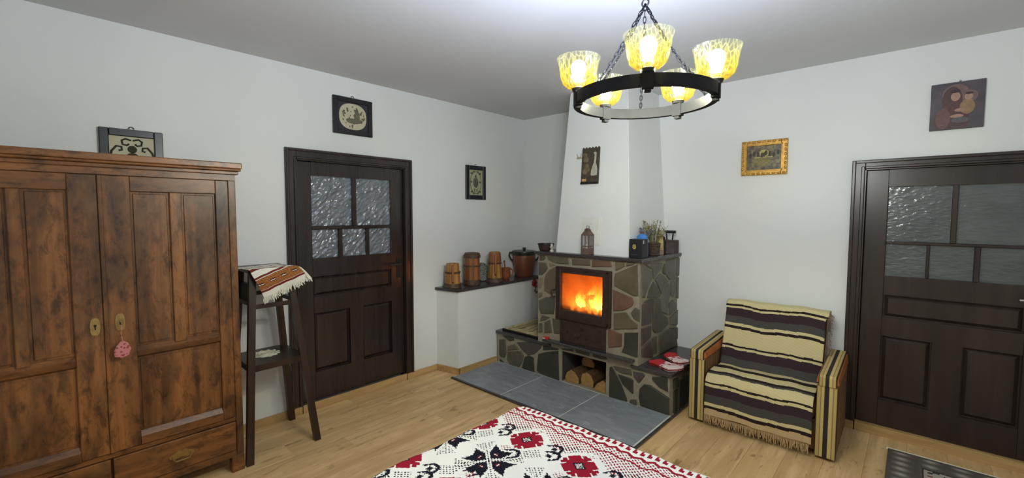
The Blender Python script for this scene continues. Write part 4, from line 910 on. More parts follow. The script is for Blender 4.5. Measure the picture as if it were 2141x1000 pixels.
# charcoal flat iron
c = Vector((1.822, -.105, ZM)); IR = thing('charcoal_iron', 'old black charcoal flat iron with raised handle at the wall end of the mantel', 'iron', c)
M_rust = plain('dark_rusty_iron', rgb(76, 66, 66), .6, .4, .4, .2, 25, .3)
b = NB(); loop = [(c.x-.060, c.y+.055, c.z), (c.x+.062, c.y+.055, c.z), (c.x+.070, c.y+.02, c.z), (c.x+.06, c.y-.045, c.z), (c.x+.0, c.y-.075, c.z), (c.x-.058, c.y-.03, c.z)]; prism(b, loop, (0, 0, .105), .005); obj('iron_body', b, M_rust, IR)
b = NB(); prism(b, [Vector(p)*1+Vector((0, 0, .105)) for p in loop], (0, 0, .012), .004); obj('iron_lid', b, M_rust, IR)
b = NB()
for s in (-.032, .032): tube(b, [(c.x+s*.75, c.y, c.z+.115), (c.x+s, c.y, c.z+.185)], .006, 7)
obj('handle_post', b, M_black, IR, True); b = NB(); tube(b, [(c.x-.052, c.y, c.z+.190), (c.x+.052, c.y, c.z+.190)], .013, 10); obj('grip', b, M_black, IR, True)
b = NB(); ball(b, (c.x-.048, c.y-.02, c.z+.128), .016, .016, .02, 10, 8); obj('latch', b, M_rust, IR, True)

# ================================================================== BENCH ITEMS
ZB = .3405
M_kind = wood('split_kindling', rgb(150, 136, 104), rgb(196, 182, 144), 'Y', .9, .8, .2, bump=.3, rand=.15)
rq = random.Random(4)
b = NB(); box(b, .335, .80, -.715, -.10, ZB, ZB+.006); box(b, .335, .80, -.715, -.709, ZB, ZB+.022); obj('kindling_sheet', b, M_black, None, label='flat black sheet with a front lip under the kindling on the bench', cat='tray')  # thin black sheet with a lip along the front of the sticks
for i in range(11):
    xx = .355+.040*i; L = .48+.08*rq.random(); y0 = -.700+.012*rq.random(); zz = ZB+.0062; hh = .016+.010*rq.random(); tilt = .012*(rq.random()-.5)
    b = NB(); hexa(b, [(xx, y0, zz), (xx+.034, y0, zz), (xx+.034+tilt, y0+L, zz), (xx+tilt, y0+L, zz), (xx+.004, y0, zz+hh), (xx+.030, y0, zz+hh*.8), (xx+.030+tilt, y0+L, zz+hh), (xx+.004+tilt, y0+L, zz+hh*.8)])
    obj('kindling_stick', b, M_kind, None, label='pale split kindling stick lying in the row on the black sheet', cat='stick', group='kindling sticks on the bench tray')
for i in range(5):
    xx = .40+.075*i; L = .40; y0 = -.64+.05*rq.random(); zz = ZB+.0335; b = NB(); hexa(b, [(xx, y0, zz), (xx+.032, y0, zz), (xx+.045, y0+L, zz), (xx+.012, y0+L, zz), (xx+.006, y0, zz+.016), (xx+.026, y0, zz+.018), (xx+.039, y0+L, zz+.018), (xx+.018, y0+L, zz+.016)])
    obj('kindling_stick', b, M_kind, None, label='pale split kindling stick resting on top of the row of kindling', cat='stick', group='upper kindling sticks')
c = hit(1153, 705, 2, .352); MB_ = thing('matchbox', 'small red and white matchbox at the foot of the stove', 'matchbox', (c.x, c.y, .389))
# sits on plinth slab end
cx0, cy0 = .955, YF-.022
MB_.location = (cx0, cy0, .3885); ORG[MB_] = Vector((cx0, cy0, .3885))
obj('sleeve', B(cx0-.027, cx0+.027, cy0-.018, cy0+.018, .3885, .4025, .001, 1), plain('matchbox_red', rgb(200, 44, 40), .6), MB_); obj('tray_end', B(cx0-.028, cx0-.0, cy0-.0188, cy0-.018, .3895, .398), M_white, MB_)
# oven mitts
def mitt(name, label, pts, z, red_end):
    loop = [hit(1330+p[0]/14.28, 720+p[1]/14.28, 2, z)+Vector((.050, .005, 0)) for p in pts]
    b = NB(); prism(b, loop, (0, 0, .018), .006)
    cen = sum(loop, Vector())/len(loop); e0 = loop[red_end]
    T = thing(name, label, 'oven mitt', (cen.x, cen.y, z))
    # pattern: red cuff near e0, checked red/white beyond
    t = NT(name+str(red_end)); d = (cen-e0).normalized(); g = t.n('ShaderNodeTexCoord'); dp = t.n('ShaderNodeVectorMath', operation='DOT_PRODUCT'); t.l(g.outputs['Object'], dp.inputs[0]); dp.inputs[1].default_value = (d.x, d.y, 0)
    off = (e0-cen).dot(d); mr = t.n('ShaderNodeMapRange'); mr.inputs[1].default_value = off; mr.inputs[2].default_value = -off; t.l(dp.outputs['Value'], mr.inputs[0])
    ck = t.n('ShaderNodeTexChecker'); ck.inputs['Scale'].default_value = 34; ck.inputs[1].default_value = rgb(226, 196, 196); ck.inputs[2].default_value = rgb(176, 40, 66); t.l(t.coord('Object', (1,1,1), (0, 0, R(30))), ck.inputs[0])
    wh_ = t.ramp(t.noise(t.coord(), 16, 2), [(.46, (0,0,0,1)), (.52, (1,1,1,1))]); c2 = t.mix(wh_, ck.outputs[0], rgb(232, 214, 212))
    rd = t.ramp(mr.outputs[0], [(.40, (0,0,0,1)), (.41, (1,1,1,1))]); t.col(t.mix(rd, rgb(196, 40, 46), c2)); t.set(Roughness=.95)
    obj('mitt_body', b, t.m, T)
    b = NB(); tube(b, [p+Vector((0, 0, .009)) for p in loop], .005, 6, True); obj('piping', b, plain('mitt_piping', rgb(120, 24, 34), .9), T, True)
mitt('oven_mitt', 'red cuffed patterned oven mitt lying flat by the bench edge', [(200,500),(540,455),(700,540),(860,600),(1240,650),(1220,720),(1100,760),(750,770),(600,700),(340,590),(210,560)], .3385, 0)
mitt('oven_mitt', 'red cuffed patterned oven mitt lying overlapped behind the other mitt', [(640,330),(760,262),(1000,272),(1050,360),(1130,440),(1390,490),(1390,540),(1240,560),(1060,575),(930,540),(790,450),(690,390)], .3590, 1)
# firewood in the niche
M_bark = plain('bark', rgb(92, 70, 50), .9, .2, 0, .3, 30, .6, 60); M_cut = plain('cut_wood', rgb(166, 128, 80), .8, .2, 0, .2, 30)
def fire_log(x0, x1, z0, h, y0, y1, label, k):
    T = thing('firewood_log', label, 'log', ((x0+x1)/2, (y0+y1)/2, z0), 'firewood in the niche under the stove')
    shp = {0: [(0, .0), (1, .0), (1, .45), (.72, .85), (.42, 1), (.12, .7), (0, .3)], 1: [(.05, 0), (.95, 0), (1, .4), (.8, .85), (.45, 1), (.1, .8), (0, .4)], 2: [(0, 0), (1, 0), (1, .9), (.75, 1), (.3, .6)]}[k]
    loop = [(x0+(x1-x0)*u, y0, z0+h*v_) for u, v_ in shp]; b = NB(); prism(b, loop, (0, y1-y0, 0)); obj('bark_body', b, M_bark, T)
    b = NB(); prism(b, [(p[0]*.96+.04*(x0+x1)/2, p[1], p[2]*.96+.04*(z0+h*.5)) for p in loop], (0, -.004, 0)); obj('cut_end', b, M_cut, T)
fire_log(1.125, 1.275, .0185, .115, -.705, -.38, 'rounded split firewood log next to the niche side wall', 0)
fire_log(1.285, 1.42, .0185, .125, -.690, -.36, 'broad firewood log in the middle of the niche', 1)
fire_log(1.43, 1.555, .0185, .105, -.715, -.40, 'wedge-shaped pale firewood log at the open side of the niche', 2)
fire_log(1.20, 1.34, .140, .09, -.55, -.30, 'dark firewood log lying on top behind the front logs', 1)

# ================================================================== ARMCHAIR (local frame: x width, y depth, z up)
AC_LOC, AC_R = (2.232, -.662, 0), R(.8)
AC = thing('armchair', 'low boxy armchair with striped arms and orange vinyl pads', 'armchair', AC_LOC, rotz=AC_R)
M_vinyl = plain('orange_vinyl', rgb(176, 104, 58), .4, .45, 0, .1)
t = NT('brown_stripe'); g = t.n('ShaderNodeTexCoord'); wv = t.n('ShaderNodeSeparateXYZ'); t.l(g.outputs['Object'], wv.inputs[0])
def frac_of(t, sock, per):
    m = t.n('ShaderNodeMath', operation='DIVIDE'); t.l(sock, m.inputs[0]); m.inputs[1].default_value = per
    f = t.n('ShaderNodeMath', operation='FRACT'); t.l(m.outputs[0], f.inputs[0]); return f.outputs[0]
t.col(t.ramp(frac_of(t, wv.outputs[1], .115), [(0, rgb(120, 82, 48)), (.20, rgb(64, 44, 30)), (.25, rgb(142, 104, 62)), (.45, rgb(104, 72, 44)), (.62, rgb(160, 122, 74)), (.68, rgb(70, 48, 32)), (.74, rgb(124, 88, 52))], 'CONSTANT')); t.set(Roughness=.85); M_bst = t.m
t = NT('arm_stripe'); g = t.n('ShaderNodeTexCoord'); wv = t.n('ShaderNodeSeparateXYZ'); t.l(g.outputs['Generated'], wv.inputs[0])
t.col(t.ramp(wv.outputs[0], [(0, rgb(60, 44, 28)), (.05, rgb(176, 152, 96)), (.20, rgb(140, 116, 70)), (.25, rgb(190, 168, 112)), (.38, rgb(38, 34, 30)), (.60, rgb(196, 174, 116)), (.76, rgb(146, 122, 74)), (.82, rgb(184, 160, 102)), (.95, rgb(60, 44, 28))], 'CONSTANT')); t.set(Roughness=.85); t.bump(t.noise(t.coord(), 300, 2), .3, .002); M_ast = t.m
CW, CD, AW = .90, .62, .112
for side, x0 in (('L', 0.0), ('R', CW-AW)):
    x1 = x0+AW
    A = obj('arm', B(x0+.004, x1-.004, .006, CD, .02, .478, .006, 2), M_bst, AC, local=True)
    b = NB(); box(b, x0, x1, -.012, .012, .02, .476, .006, 2); obj('arm_front', b, M_ast, A, local=True)
    b = NB(); hexa(b, [(x0-.004, -.006, .478), (x1+.004, -.006, .478), (x1+.004, CD-.02, .478), (x0-.004, CD-.02, .478), (x0+.004, -.006, .540), (x1-.004, -.006, .540), (x1-.004, CD-.02, .562), (x0+.004, CD-.02, .562)])
    bmesh.ops.bevel(b, geom=list(b.edges), offset=.012, segments=3, affect='EDGES'); obj('arm_pad', b, M_vinyl, A, True, local=True)
    b = NB(); hexa(b, [(x0+.010, -.018, .478), (x1-.010, -.018, .478), (x1-.010, -.004, .478), (x0+.010, -.004, .478), (x0+.010, -.018, .532), (x1-.010, -.018, .532), (x1-.010, -.004, .546), (x0+.010, -.004, .546)])
    hexa(b, [(x0+.010, -.018, .530), (x1-.010, -.018, .530), (x1-.010, CD-.03, .556), (x0+.010, CD-.03, .556), (x0+.010, -.010, .546), (x1-.010, -.010, .546), (x1-.010, CD-.03, .568), (x0+.010, CD-.03, .568)])
    obj('arm_pad_cover', b, M_ast, A, local=True)
    for yy in (.04, CD-.06): obj('foot', B(x0+.03, x1-.03, yy, yy+.04, 0, .02), M_black, AC, local=True)
obj('seat_base', B(AW, CW-AW, .02, CD, .04, .24, .01, 2), M_bst, AC, local=True)
obj('seat_cushion', B(AW+.004, CW-AW-.004, -.005, .44, .24, .355, .03, 4), plain('cushion_brown', rgb(120, 84, 52), .9), AC, True, local=True)
b = NB(); hexa(b, [(AW+.006, .33, .30), (CW-AW-.006, .33, .30), (CW-AW-.006, CD, .24), (AW+.006, CD, .24), (AW+.010, .475, .812), (CW-AW-.010, .475, .812), (CW-AW-.010, CD-.045, .812), (AW+.010, CD-.045, .812)])
bmesh.ops.bevel(b, geom=list(b.edges), offset=.025, segments=3, affect='EDGES'); obj('backrest', b, MATS['cushion_brown'], AC, True, local=True)
# throw
TH_ = thing('striped_throw', 'cream and dark striped wool throw draped over the armchair', 'throw', AC_LOC, rotz=AC_R)
prof = [(.585, .68), (.585, .81), (.567, .836), (.535, .844), (.492, .842), (.460, .82), (.418, .67), (.375, .53), (.335, .41), (.315, .368), (.27, .372), (.18, .384), (.08, .384), (.02, .372), (-.02, .335), (-.030, .26), (-.032, .16), (-.034, .085)]
pl = [Vector((0, p[0], p[1])) for p in prof]; cum = [0]
for i in range(1, len(pl)): cum.append(cum[-1]+(pl[i]-pl[i-1]).length)
def catmull(s):
    i = 0
    while i < len(cum)-2 and cum[i+1] < s: i += 1
    u = (s-cum[i])/(cum[i+1]-cum[i]); p0, p1, p2, p3 = pl[max(i-1, 0)], pl[i], pl[i+1], pl[min(i+2, len(pl)-1)]
    return .5*((2*p1)+(p2-p0)*u+(2*p0-5*p1+4*p2-p3)*u*u+(3*p1-p0-3*p2+p3)*u**3)
RZ = Matrix.Rotation(AC_R, 3, 'Z')
nS, nW = 330, 60; Pn = np.zeros((nS, nW, 3)); cs = np.zeros((nS-1, nW-1, 3)); py = []
for i in range(nS):
    s = cum[-1]*i/(nS-1); p = catmull(s)
    py.append(proj(RZ @ Vector((CW/2, p.y, p.z))+Vector(AC_LOC))[1])
    for j in range(nW):
        u = j/(nW-1); xa = AW+.012+(CW-2*AW-.024)*u
        f = .006*math.sin(u*9+s*4)+.004*math.sin(u*21-s*9)
        nrm = (0, -f, f*.6)
        if s < cum[5]+.02: xa = xa+.010*(u-.5)+.012*u*(1 if s < cum[5] else .5)
        Pn[i, j] = (xa, p.y-.004-abs(f)*.6, p.z+.006+.6*f+(.006*math.sin(PI*u)))
cr, dk, gy, pu_, be = LIN(206, 192, 146), LIN(44, 34, 34), LIN(74, 72, 70), LIN(58, 44, 50), LIN(190, 164, 126)
bands = [(0, cr), (650, dk), (654, cr), (658, pu_), (675, gy), (690, cr), (696, dk), (702, cr), (737, dk), (741, cr), (746, pu_), (765, gy), (783, cr), (787, dk), (791, cr), (799, dk), (803, gy), (806, cr), (824, dk), (828, cr), (834, pu_), (852, gy), (870, cr), (877, dk), (884, be), (2000, be)]
itop = int(np.argmin(py))
for i in range(nS-1):
    for j in range(nW-1):
        u = j/(nW-1); yv = py[i]+1.6*math.sin(u*8+1)*(1 if py[i] < 800 else 1.3)
        c = cr
        if i < itop: yv = 2*py[itop]-py[i]*1.0; c = gy if (py[i]-py[itop]) > 34 else (pu_ if (py[i]-py[itop]) > 18 else cr)
        else:
            for k in range(len(bands)-1):
                if bands[k][0] <= yv < bands[k+1][0]: c = bands[k][1]; break
        cs[i, j] = c*(.92+.16*((i*7+j*13) % 5)/5)
TC = grid_obj('throw_cloth', Pn, cs, M_weave, parent=TH_, thick=.006, local=True)
b = NB(); rq = random.Random(6)
for j in range(int((CW-2*AW-.03)/.006)):
    xx = AW+.014+.006*j; L = .045+.022*rq.random()
    tube(b, [(xx, -.040, .092), (xx+.006*(rq.random()-.5), -.044, .092-L*.5), (xx+.014*(rq.random()-.5), -.040+.01*(rq.random()-.5), .092-L)], .0024, 5)
o = obj('fringe', b, plain('wool_fringe', rgb(186, 158, 120), .95, .1, 0, .3, 200), TH_, local=True); o['kind'] = 'stuff'
b = NB()
for i in range(60):
    s = cum[5]*.9+(cum[8]-cum[5]*.9)*i/60; p = catmull(s); q = Vector((CW-AW-.004, p.y, p.z)); tube(b, [q, q+Vector((.014, .012, -.004)), q+Vector((.022+.012*rq.random(), .02, -.016-.01*rq.random()))], .0022, 5)
o = obj('side_fringe', b, plain('wool_fringe_grey', rgb(132, 118, 112), .95, .1, 0, .3, 200), TH_, local=True); o['kind'] = 'stuff'

# ================================================================== BED
BX_0, BX_1, BY_0, BY_1, BZ = 1.858, 3.33, -4.15, -2.148, .50
BED = thing('bed', 'low bed under the knitted bedspread', 'bed', ((BX_0+BX_1)/2, (BY_0+BY_1)/2, 0))
obj('mattress', B(BX_0+.02, BX_1-.02, BY_0+.02, BY_1-.02, .26, BZ-.008, .05, 4), plain('mattress_ticking', rgb(214, 210, 200), .9), BED, True)
obj('bed_frame', B(BX_0+.03, BX_1-.03, BY_0+.03, BY_1-.03, .12, .26, .01, 2), M_walnut, BED)
for xx in (BX_0+.06, BX_1-.12):
    for yy in (BY_0+.06, BY_1-.12): obj('leg', B(xx, xx+.06, yy, yy+.06, 0, .12), M_walnut, BED)
# bedspread: knitted pattern laid on the diagonal
STI = .0064
nvy, crm, crs = LIN(26, 26, 40), LIN(250, 250, 247), LIN(158, 28, 52)
def inpoly(px, py, poly):
    r = np.zeros(px.shape, bool); n = len(poly)
    for i in range(n):
        (x0, y0), (x1, y1) = poly[i], poly[(i+1) % n]
        if y0 == y1: continue
        r ^= ((y0 > py) != (y1 > py)) & (px < (x1-x0)*(py-y0)/(y1-y0)+x0)
    return r
def pat(X, Y):
    """X,Y arrays: bed-plane coordinates (m) -> colour index 0 white 1 navy 2 crimson"""
    out = np.zeros(X.shape, int)
    s2 = math.sqrt(.5)
    # stitches run on the diagonals u=(1,1), v=(1,-1)
    U = np.floor(((X-2.147)*.62+(Y+2.693)*.785)/STI).astype(int); V = np.floor(((X-2.147)*.785-(Y+2.693)*.62)/STI).astype(int)
    dot = ((U % 2) == 0) & ((V % 2) == 0)
    dotc = ((U % 2) == 0)
    XA, YA, OA, UA, VA = X, Y, out, U, V; XV, YV = X[:, 0], Y[0]
    def _put(o_, m_, k_): o_[m_] = k_
    def near(cx, cy):
        du = ((X-cx)*.62+(Y-cy)*.785)/STI; dv = ((X-cx)*.785-(Y-cy)*.62)/STI
        return np.floor(du+.5).astype(int), np.floor(dv+.5).astype(int)
    def put(mask, k): out[mask] = k
    PX, PYD = .288, .466
    for ix in range(-2, 7):
        for iy in range(-5, 2):
            sx, sy = 2.147+PX*ix, -2.693+PYD*iy
            for (cx, cy, kind) in ((sx, sy, 's'), (sx+.012, sy+PYD/2, 'f')):
                i0, i1 = np.searchsorted(XV, [cx-.21, cx+.21]); j0, j1 = np.searchsorted(YV, [cy-.21, cy+.21])
                if i1 <= i0 or j1 <= j0: continue
                sl = (slice(i0, i1), slice(j0, j1)); X, Y, out, U, V = XA[sl], YA[sl], OA[sl], UA[sl], VA[sl]; dot = ((U % 2) == 0) & ((V % 2) == 0); dotc = (U % 2) == 0
                du = ((X-cx)*.62+(Y-cy)*.785)/STI; dv = ((X-cx)*.785-(Y-cy)*.62)/STI; u, v = np.floor(du+.5).astype(int), np.floor(dv+.5).astype(int); au, av = np.abs(u), np.abs(v)
                if kind == 's':
                    box_ = (au < 24) & (av < 24)
                    if not box_.any(): continue
                    # axis lines
                    _put(out, ((av <= 1) & (au < 24) & (u % 2 == 0) & (av == 1)), 1)
                    _put(out, ((au <= 0) & (av < 24) & (v % 2 == 0)), 1)
                    # eight-pointed star : in each quadrant two kites
                    a_, b_ = np.maximum(au, av), np.minimum(au, av)
                    star = inpoly(au, av, [(1.6, 1.6), (1.6, 9.2), (7, 17.5), (9.6, 9.6), (17.5, 7), (9.2, 1.6)]) & box_
                    _put(out, star, 1)
                    _put(out, (np.abs(a_-6) <= 1) & (np.abs(b_-5) <= 1) & dot, 2)
                    _put(out, (a_ == 6) & (b_ == 5), 0)
                    # dotted fans
                    fan = (a_ >= 11) & (a_ < 23) & (b_ >= 2) & (b_ <= (a_-9)*.5) & ~star
                    _put(out, fan & dotc & (v % 2 == 0), 1)
                    sq = (a_ <= 16) & (b_ >= 11) & (u*v < 0); _put(out, sq & dot, 2)
                else:
                    pet = ((au <= 11) & (av <= 4)) | ((av <= 11) & (au <= 4)) | ((au >= 4) & (av >= 4) & (au <= 10) & (av <= 10) & (au+av <= 18))
                    gap = ((au == 5) & (av >= 8)) | ((av == 5) & (au >= 8)) | ((au == av) & (au > 8))
                    _put(out, pet & ~gap, 2); _put(out, (au <= 3) & (av <= 3), 1); _put(out, (au <= 2) & (av <= 2) & ((u+v) % 2 == 0), 0)
                    # curls and little dotted blocks between
                    for (qu, qv, s1) in ((15, -15, 1), (-15, 15, -1), (16, 14, 1), (-16, -14, -1)):
                        r_ = np.hypot((u-qu)*.8, (v-qv)); an = np.arctan2(v-qv, u-qu)*s1
                        _put(out, (np.abs(r_-5.0) < 1.0) & (an > -2.2) & (an < 2.0), 1)
                        _put(out, (np.hypot(u-qu-s1*1, v-qv) < 2.2), 1)
                    for (qu, qv) in ((0, 19), (0, -19)): _put(out, (np.abs(u-qu) <= 5) & (np.abs(v-qv) <= 4) & dot, 1)
    X, Y, out, U, V = XA, YA, OA, UA, VA; dot = ((U % 2) == 0) & ((V % 2) == 0)
    # border along the far and side edges
    for e in (BY_1-Y,):
        band = (e < .205)
        out[band] = 0
        tri = np.abs((((X-2.159)/.288) % 1)*2-1)
        field = (e > .105) & (e < .19+.10*np.floor((1-tri)*6)/6) & ((out == 0) | (e < .205))
        out[field & (e > .20)] = 0
        out[field & ((U % 2) == 0) & ((V % 3) > 0)] = 2
        out[(np.abs(e-.146-.006*np.sin(X*60)) < .005)] = 2
        z2 = .088+.016*np.abs(((X/.06) % 1)*2-1)
        out[(np.abs(e-z2) < .0085)] = 2
        fx = (X/.034) % 1; sprig = (e > .028) & (e < .068) & (((np.abs(fx-.35-(e-.028)*6) < .16)) | ((e > .050) & (np.abs(fx-.6) < .28)))
        out[sprig] = 2
    e = X-BX_0
    lb = (e < -.05); out[lb] = 0; out[lb & (e > -.14) & dot] = 2; out[(np.abs(e+.15) < .008)] = 2
    return out
d_ = .0034; rr = .05; drop = .30
def prof1(lo, hi):
    """arc-length samples across the bed: list of (flat coordinate, position, z)"""
    arcl = rr*PI/2; Ls = np.arange(-(arcl+drop)+rr, (hi-lo)+(arcl+drop)-rr, d_); pos = np.zeros_like(Ls); zz = np.zeros_like(Ls)
    for i, s in enumerate(Ls):
        if s < rr:
            q = rr-s; a = min(q/rr, PI/2); pos[i] = lo+rr-rr*math.sin(a); zz[i] = -rr*(1-math.cos(a))-max(0, q-arcl)
        elif s > hi-lo-rr:
            q = s-(hi-lo-rr); a = min(q/rr, PI/2); pos[i] = hi-rr+rr*math.sin(a); zz[i] = -rr*(1-math.cos(a))-max(0, q-arcl)
        else: pos[i] = lo+s
    return lo+Ls, pos, zz
fx_, px_, zx_ = prof1(BX_0, BX_1); fy_, py_, zy_ = prof1(BY_0, BY_1)
PXg, PYg = np.meshgrid(px_, py_, indexing='ij'); FX, FY = np.meshgrid(fx_, fy_, indexing='ij'); ZX, ZY = np.meshgrid(zx_, zy_, indexing='ij')
ZZ = BZ+.004+np.minimum(ZX, ZY)
# keep side-skirts from overlapping at the corners: pull the corner in
both = (ZX < -rr) & (ZY < -rr)
ZZ = ZZ+.006*np.sin(FX*9+1)*np.sin(FY*7)*(ZX > -.01)*(ZY > -.01)+.003*np.sin(FX*31+FY*17)
PXg = PXg+np.where(ZX < -.04, .010*np.sin(FY*16), 0); PYg = PYg+np.where(ZY < -.04, .010*np.sin(FX*16), 0)
# round the corner of the top a little
cr_ = .10
for (ex, ey, sx, sy) in ((BX_0, BY_1, 1, -1), (BX_1, BY_1, -1, -1), (BX_0, BY_0, 1, 1), (BX_1, BY_0, -1, 1)):
    du = np.clip(cr_-(PXg-ex)*sx, 0, None); dv = np.clip(cr_-(PYg-ey)*sy, 0, None); l = np.hypot(du, dv); m = (du > 0) & (dv > 0)
    k = np.where(m & (l > 0), np.minimum(1, np.maximum(du, dv)/np.maximum(l, 1e-6)), 1.0)
    PXg = np.where(m, ex+sx*(cr_-du*k), PXg); PYg = np.where(m, ey+sy*(cr_-dv*k), PYg)
Pg = np.stack([PXg, PYg, ZZ], -1)
ci = pat((FX[:-1, :-1]+d_/2), (FY[:-1, :-1]+d_/2)); pal = np.stack([crm, nvy, crs]); cg = pal[ci]
M_knit = attr_mat('knitted_wool', .95, .6, 500)
BS = grid_obj('knitted_bedspread', Pg, cg, M_knit, 'white bedspread with crimson flowers and navy star pattern, on the bed', 'bedspread')

# ================================================================== RUG
RG0 = Vector((3.365, -.205, 0)); RW, RL = 1.15, 1.9
RUG = thing('floor_rug', 'grey-brown rug with pale floral blocks in front of the right door', 'rug', (RG0.x+RW/2, RG0.y-RL/2, 0))
nx, ny = 150, 240; gx, gy_ = np.meshgrid(np.linspace(0, RW, nx), np.linspace(0, RL, ny), indexing='ij')
Pr = np.stack([RG0.x+gx, RG0.y-gy_, np.full(gx.shape, .009)+.0008*np.sin(gx*70)*np.sin(gy_*70)], -1)
fxm, fym = gx[:-1, :-1]+RW/nx/2, gy_[:-1, :-1]+RL/ny/2
gb, pl_, dk2 = LIN(92, 84, 80), LIN(176, 168, 158), LIN(70, 60, 58)
cgr = np.zeros(fxm.shape+(3,)); cgr[:] = gb
edge = np.minimum(np.minimum(fxm, RW-fxm), np.minimum(fym, RL-fym))
mx_, my_ = (fxm/.135) % 1-.5, (fym/.075) % 1-.5
bl_ = np.exp(-((mx_/.22)**2+(my_/.28)**2)); cgr += (bl_*(edge > .02)*(edge < .16))[..., None]*(pl_-gb)*.9
inn = edge > .17; cgr[inn] = pl_*.95
rnd_ = np.sin(fxm*90)*np.sin(fym*83)+np.sin(fxm*41+2)*np.sin(fym*57); cgr[inn & (rnd_ > .75)] = dk2; cgr[inn & (rnd_ < -1.05)] = LIN(130, 70, 66)
cgr[(np.abs(edge-.165) < .006)] = dk2
grid_obj('rug_pile', Pr, cgr, attr_mat('rug_wool', .95, .6, 300), parent=RUG, thick=-.008)
b = NB(); box(b, RG0.x-.01, RG0.x+RW+.01, RG0.y-.002, RG0.y+.020, 0, .008, .002, 1); box(b, RG0.x-.01, RG0.x+RW+.01, RG0.y-RL-.016, RG0.y-RL+.002, 0, .007, .002, 1)
obj('cream_hem', b, plain('rug_hem', rgb(240, 234, 208), .95, .1, 0, .15, 60, .4), RUG)

# ================================================================== CHANDELIER
CS = .72; CC = Vector((CAM.x+(2.489-CAM.x)*CS, CAM.y+(-2.029-CAM.y)*CS, 1.55+(2.062-1.55)*CS)); RR_ = .305
CZL = CC.z+(CZ-CC.z)/CS
CH = thing('chandelier', 'dark ring chandelier with five lit amber glass shades on chains', 'chandelier', (CC.x, CC.y, CC.z))
M_ring = wood('ring_wood', rgb(22, 22, 24), rgb(38, 38, 40), 'X', .5, .7, .15, bump=.1)
b = NB(); lathe(b, [(RR_-.014, -.012), (RR_+.014, -.012), (RR_+.014, .036), (RR_-.014, .036), (RR_-.014, -.012)], CC, 72, cap=False); obj('ring', b, M_ring, CH, True)
t = NT('amber_glass'); v = t.coord('Object', (1, 1, .5)); vo = t.n('ShaderNodeTexVoronoi', feature='DISTANCE_TO_EDGE'); vo.inputs['Scale'].default_value = 60; t.l(v, vo.inputs['Vector'])
ck = t.ramp(vo.outputs['Distance'], [(.0, (1,1,1,1)), (.10, (0,0,0,1))])
sp = t.n('ShaderNodeSeparateXYZ'); g = t.n('ShaderNodeTexCoord'); t.l(g.outputs['Generated'], sp.inputs[0])
tint = t.ramp(sp.outputs[2], [(0, (.985, .90, .58, 1)), (.5, (.99, .96, .80, 1)), (1, (.995, .99, .97, 1))])
tr = t.n('ShaderNodeBsdfTransparent'); t.l(tint, tr.inputs[0]); tint2 = t.ramp(sp.outputs[2], [(0, (.95, .60, .01, 1)), (.5, (.95, .76, .05, 1)), (1, (.95, .88, .30, 1))]); tl = t.n('ShaderNodeBsdfTranslucent'); t.l(tint2, tl.inputs[0]); df = t.n('ShaderNodeBsdfDiffuse'); t.l(tint2, df.inputs[0])
gl = t.n('ShaderNodeBsdfGlossy'); gl.inputs['Roughness'].default_value = .2
bp = t.n('ShaderNodeBump'); bp.inputs['Strength'].default_value = .6; bp.inputs['Distance'].default_value = .004; t.l(vo.outputs['Distance'], bp.inputs['Height']); t.l(bp.outputs[0], gl.inputs['Normal'])
m0 = t.n('ShaderNodeMixShader'); m0.inputs[0].default_value = .25; t.l(tl.outputs[0], m0.inputs[1]); t.l(df.outputs[0], m0.inputs[2])
mf = t.n('ShaderNodeMapRange'); mf.inputs[3].default_value = .0016; mf.inputs[4].default_value = .009; t.l(ck, mf.inputs[0])
m1 = t.n('ShaderNodeMixShader'); t.l(mf.outputs[0], m1.inputs[0]); t.l(tr.outputs[0], m1.inputs[1]); t.l(m0.outputs[0], m1.inputs[2])
m2 = t.n('ShaderNodeMixShader'); m2.inputs[0].default_value = .004; t.l(m1.outputs[0], m2.inputs[1]); t.l(gl.outputs[0], m2.inputs[2]); t.l(m2.outputs[0], t.out.inputs[0]); M_amber = t.m
t = NT('bulb_light'); em = t.n('ShaderNodeEmission'); em.inputs[0].default_value = (.80, .90, 1.18, 1); em.inputs[1].default_value = BULB_W; t.l(em.outputs[0], t.out.inputs[0]); M_bulb = t.m
top = Vector((CC.x, CC.y, CC.z+.438)); M_chain = plain('blackened_chain', rgb(20, 20, 23), .8, .06, 0, .1)
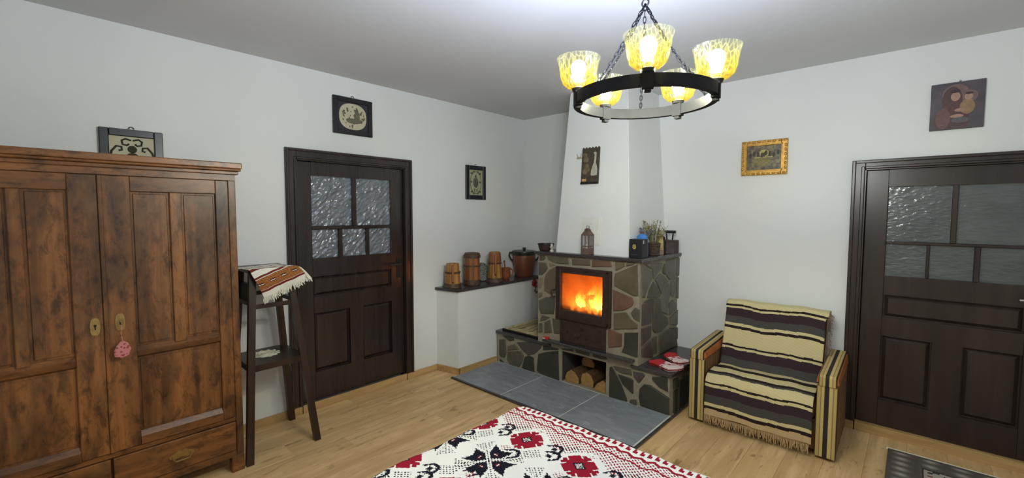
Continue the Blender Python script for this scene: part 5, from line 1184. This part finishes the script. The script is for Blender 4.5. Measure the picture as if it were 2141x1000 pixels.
for i in range(5):
    a = R(-61.2+72*i); d = Vector((math.cos(a), math.sin(a), 0)); tn = Vector((-d.y, d.x, 0)); p = CC+d*RR_
    b = NB(); beam(b, p+Vector((0, 0, -.020)), p+Vector((0, 0, .042)), .034, .046, ux=d, uy=tn); beam(b, p+Vector((0, 0, -.034)), p+Vector((0, 0, -.018)), .026, .026, ux=d, uy=tn)
    H_ = obj('lamp_holder', b, M_ring, CH)
    b = NB(); lathe(b, [(.014, .040), (.026, .042), (.030, .055), (.026, .057), (.014, .058)], p, 18); obj('shade_cup', b, M_black, H_, True)
    b = NB(); lathe(b, [(.029, .052), (.052, .059), (.072, .078), (.081, .104), (.086, .136), (.091, .165), (.099, .188), (.0965, .189), (.0885, .165), (.0835, .136), (.0785, .104), (.0695, .080), (.050, .062), (.029, .055)], p, 40, cap=False)
    obj('glass_shade', b, M_amber, H_, True)
    b = NB(); lathe(b, [(.015, .055), (.016, .080), (0, .080)], p, 14); obj('lamp_socket', b, plain('socket_grey', rgb(110, 116, 100), .6), H_, True)
    b = NB(); lathe(b, [(.015, .080), (.019, .095), (.027, .116), (.032, .134), (.033, .148), (.029, .164), (.017, .176), (0, .180)], p, 16, cap=False); obj('bulb', b, M_bulb, H_, True)
    # chain from the ring, between the lamps, to the top
    a2 = a+R(36); e = CC+Vector((math.cos(a2), math.sin(a2), 0))*RR_+Vector((0, 0, .030)); n = 22; b = NB()
    dv = (top-e); sag = .022
    for k in range(n):
        f = (k+.5)/n; q = e+dv*f-Vector((0, 0, sag*4*f*(1-f))); tdir = dv.normalized(); sd = tdir.cross(Vector((0, 0, 1))).normalized(); oth = tdir.cross(sd)
        ax = sd if k % 2 else oth; L = dv.length/n*.72
        tube(b, [q+tdir*L*math.cos(2*PI*z/10)+ax*.0065*math.sin(2*PI*z/10) for z in range(10)], .0022, 5, True)
    obj('chain', b, M_chain, CH, True)
b = NB(); tube(b, [top+Vector((.016*math.cos(2*PI*k/16), 0, .006+.016*math.sin(2*PI*k/16))) for k in range(16)], .004, 6, True); tube(b, [top+Vector((0, 0, .02)), (CC.x, CC.y, CZL-.03)], .006, 8)
obj('suspension_rod', b, M_black, CH, True)
b = NB(); lathe(b, [(.0, CZL-.045), (.02, CZL-.045), (.05, CZL-.02), (.055, CZL-.0005), (0, CZL-.0005)], (CC.x, CC.y, 0), 24); obj('ceiling_rose', b, M_black, CH, True)

CH.scale = (CS, CS, CS)
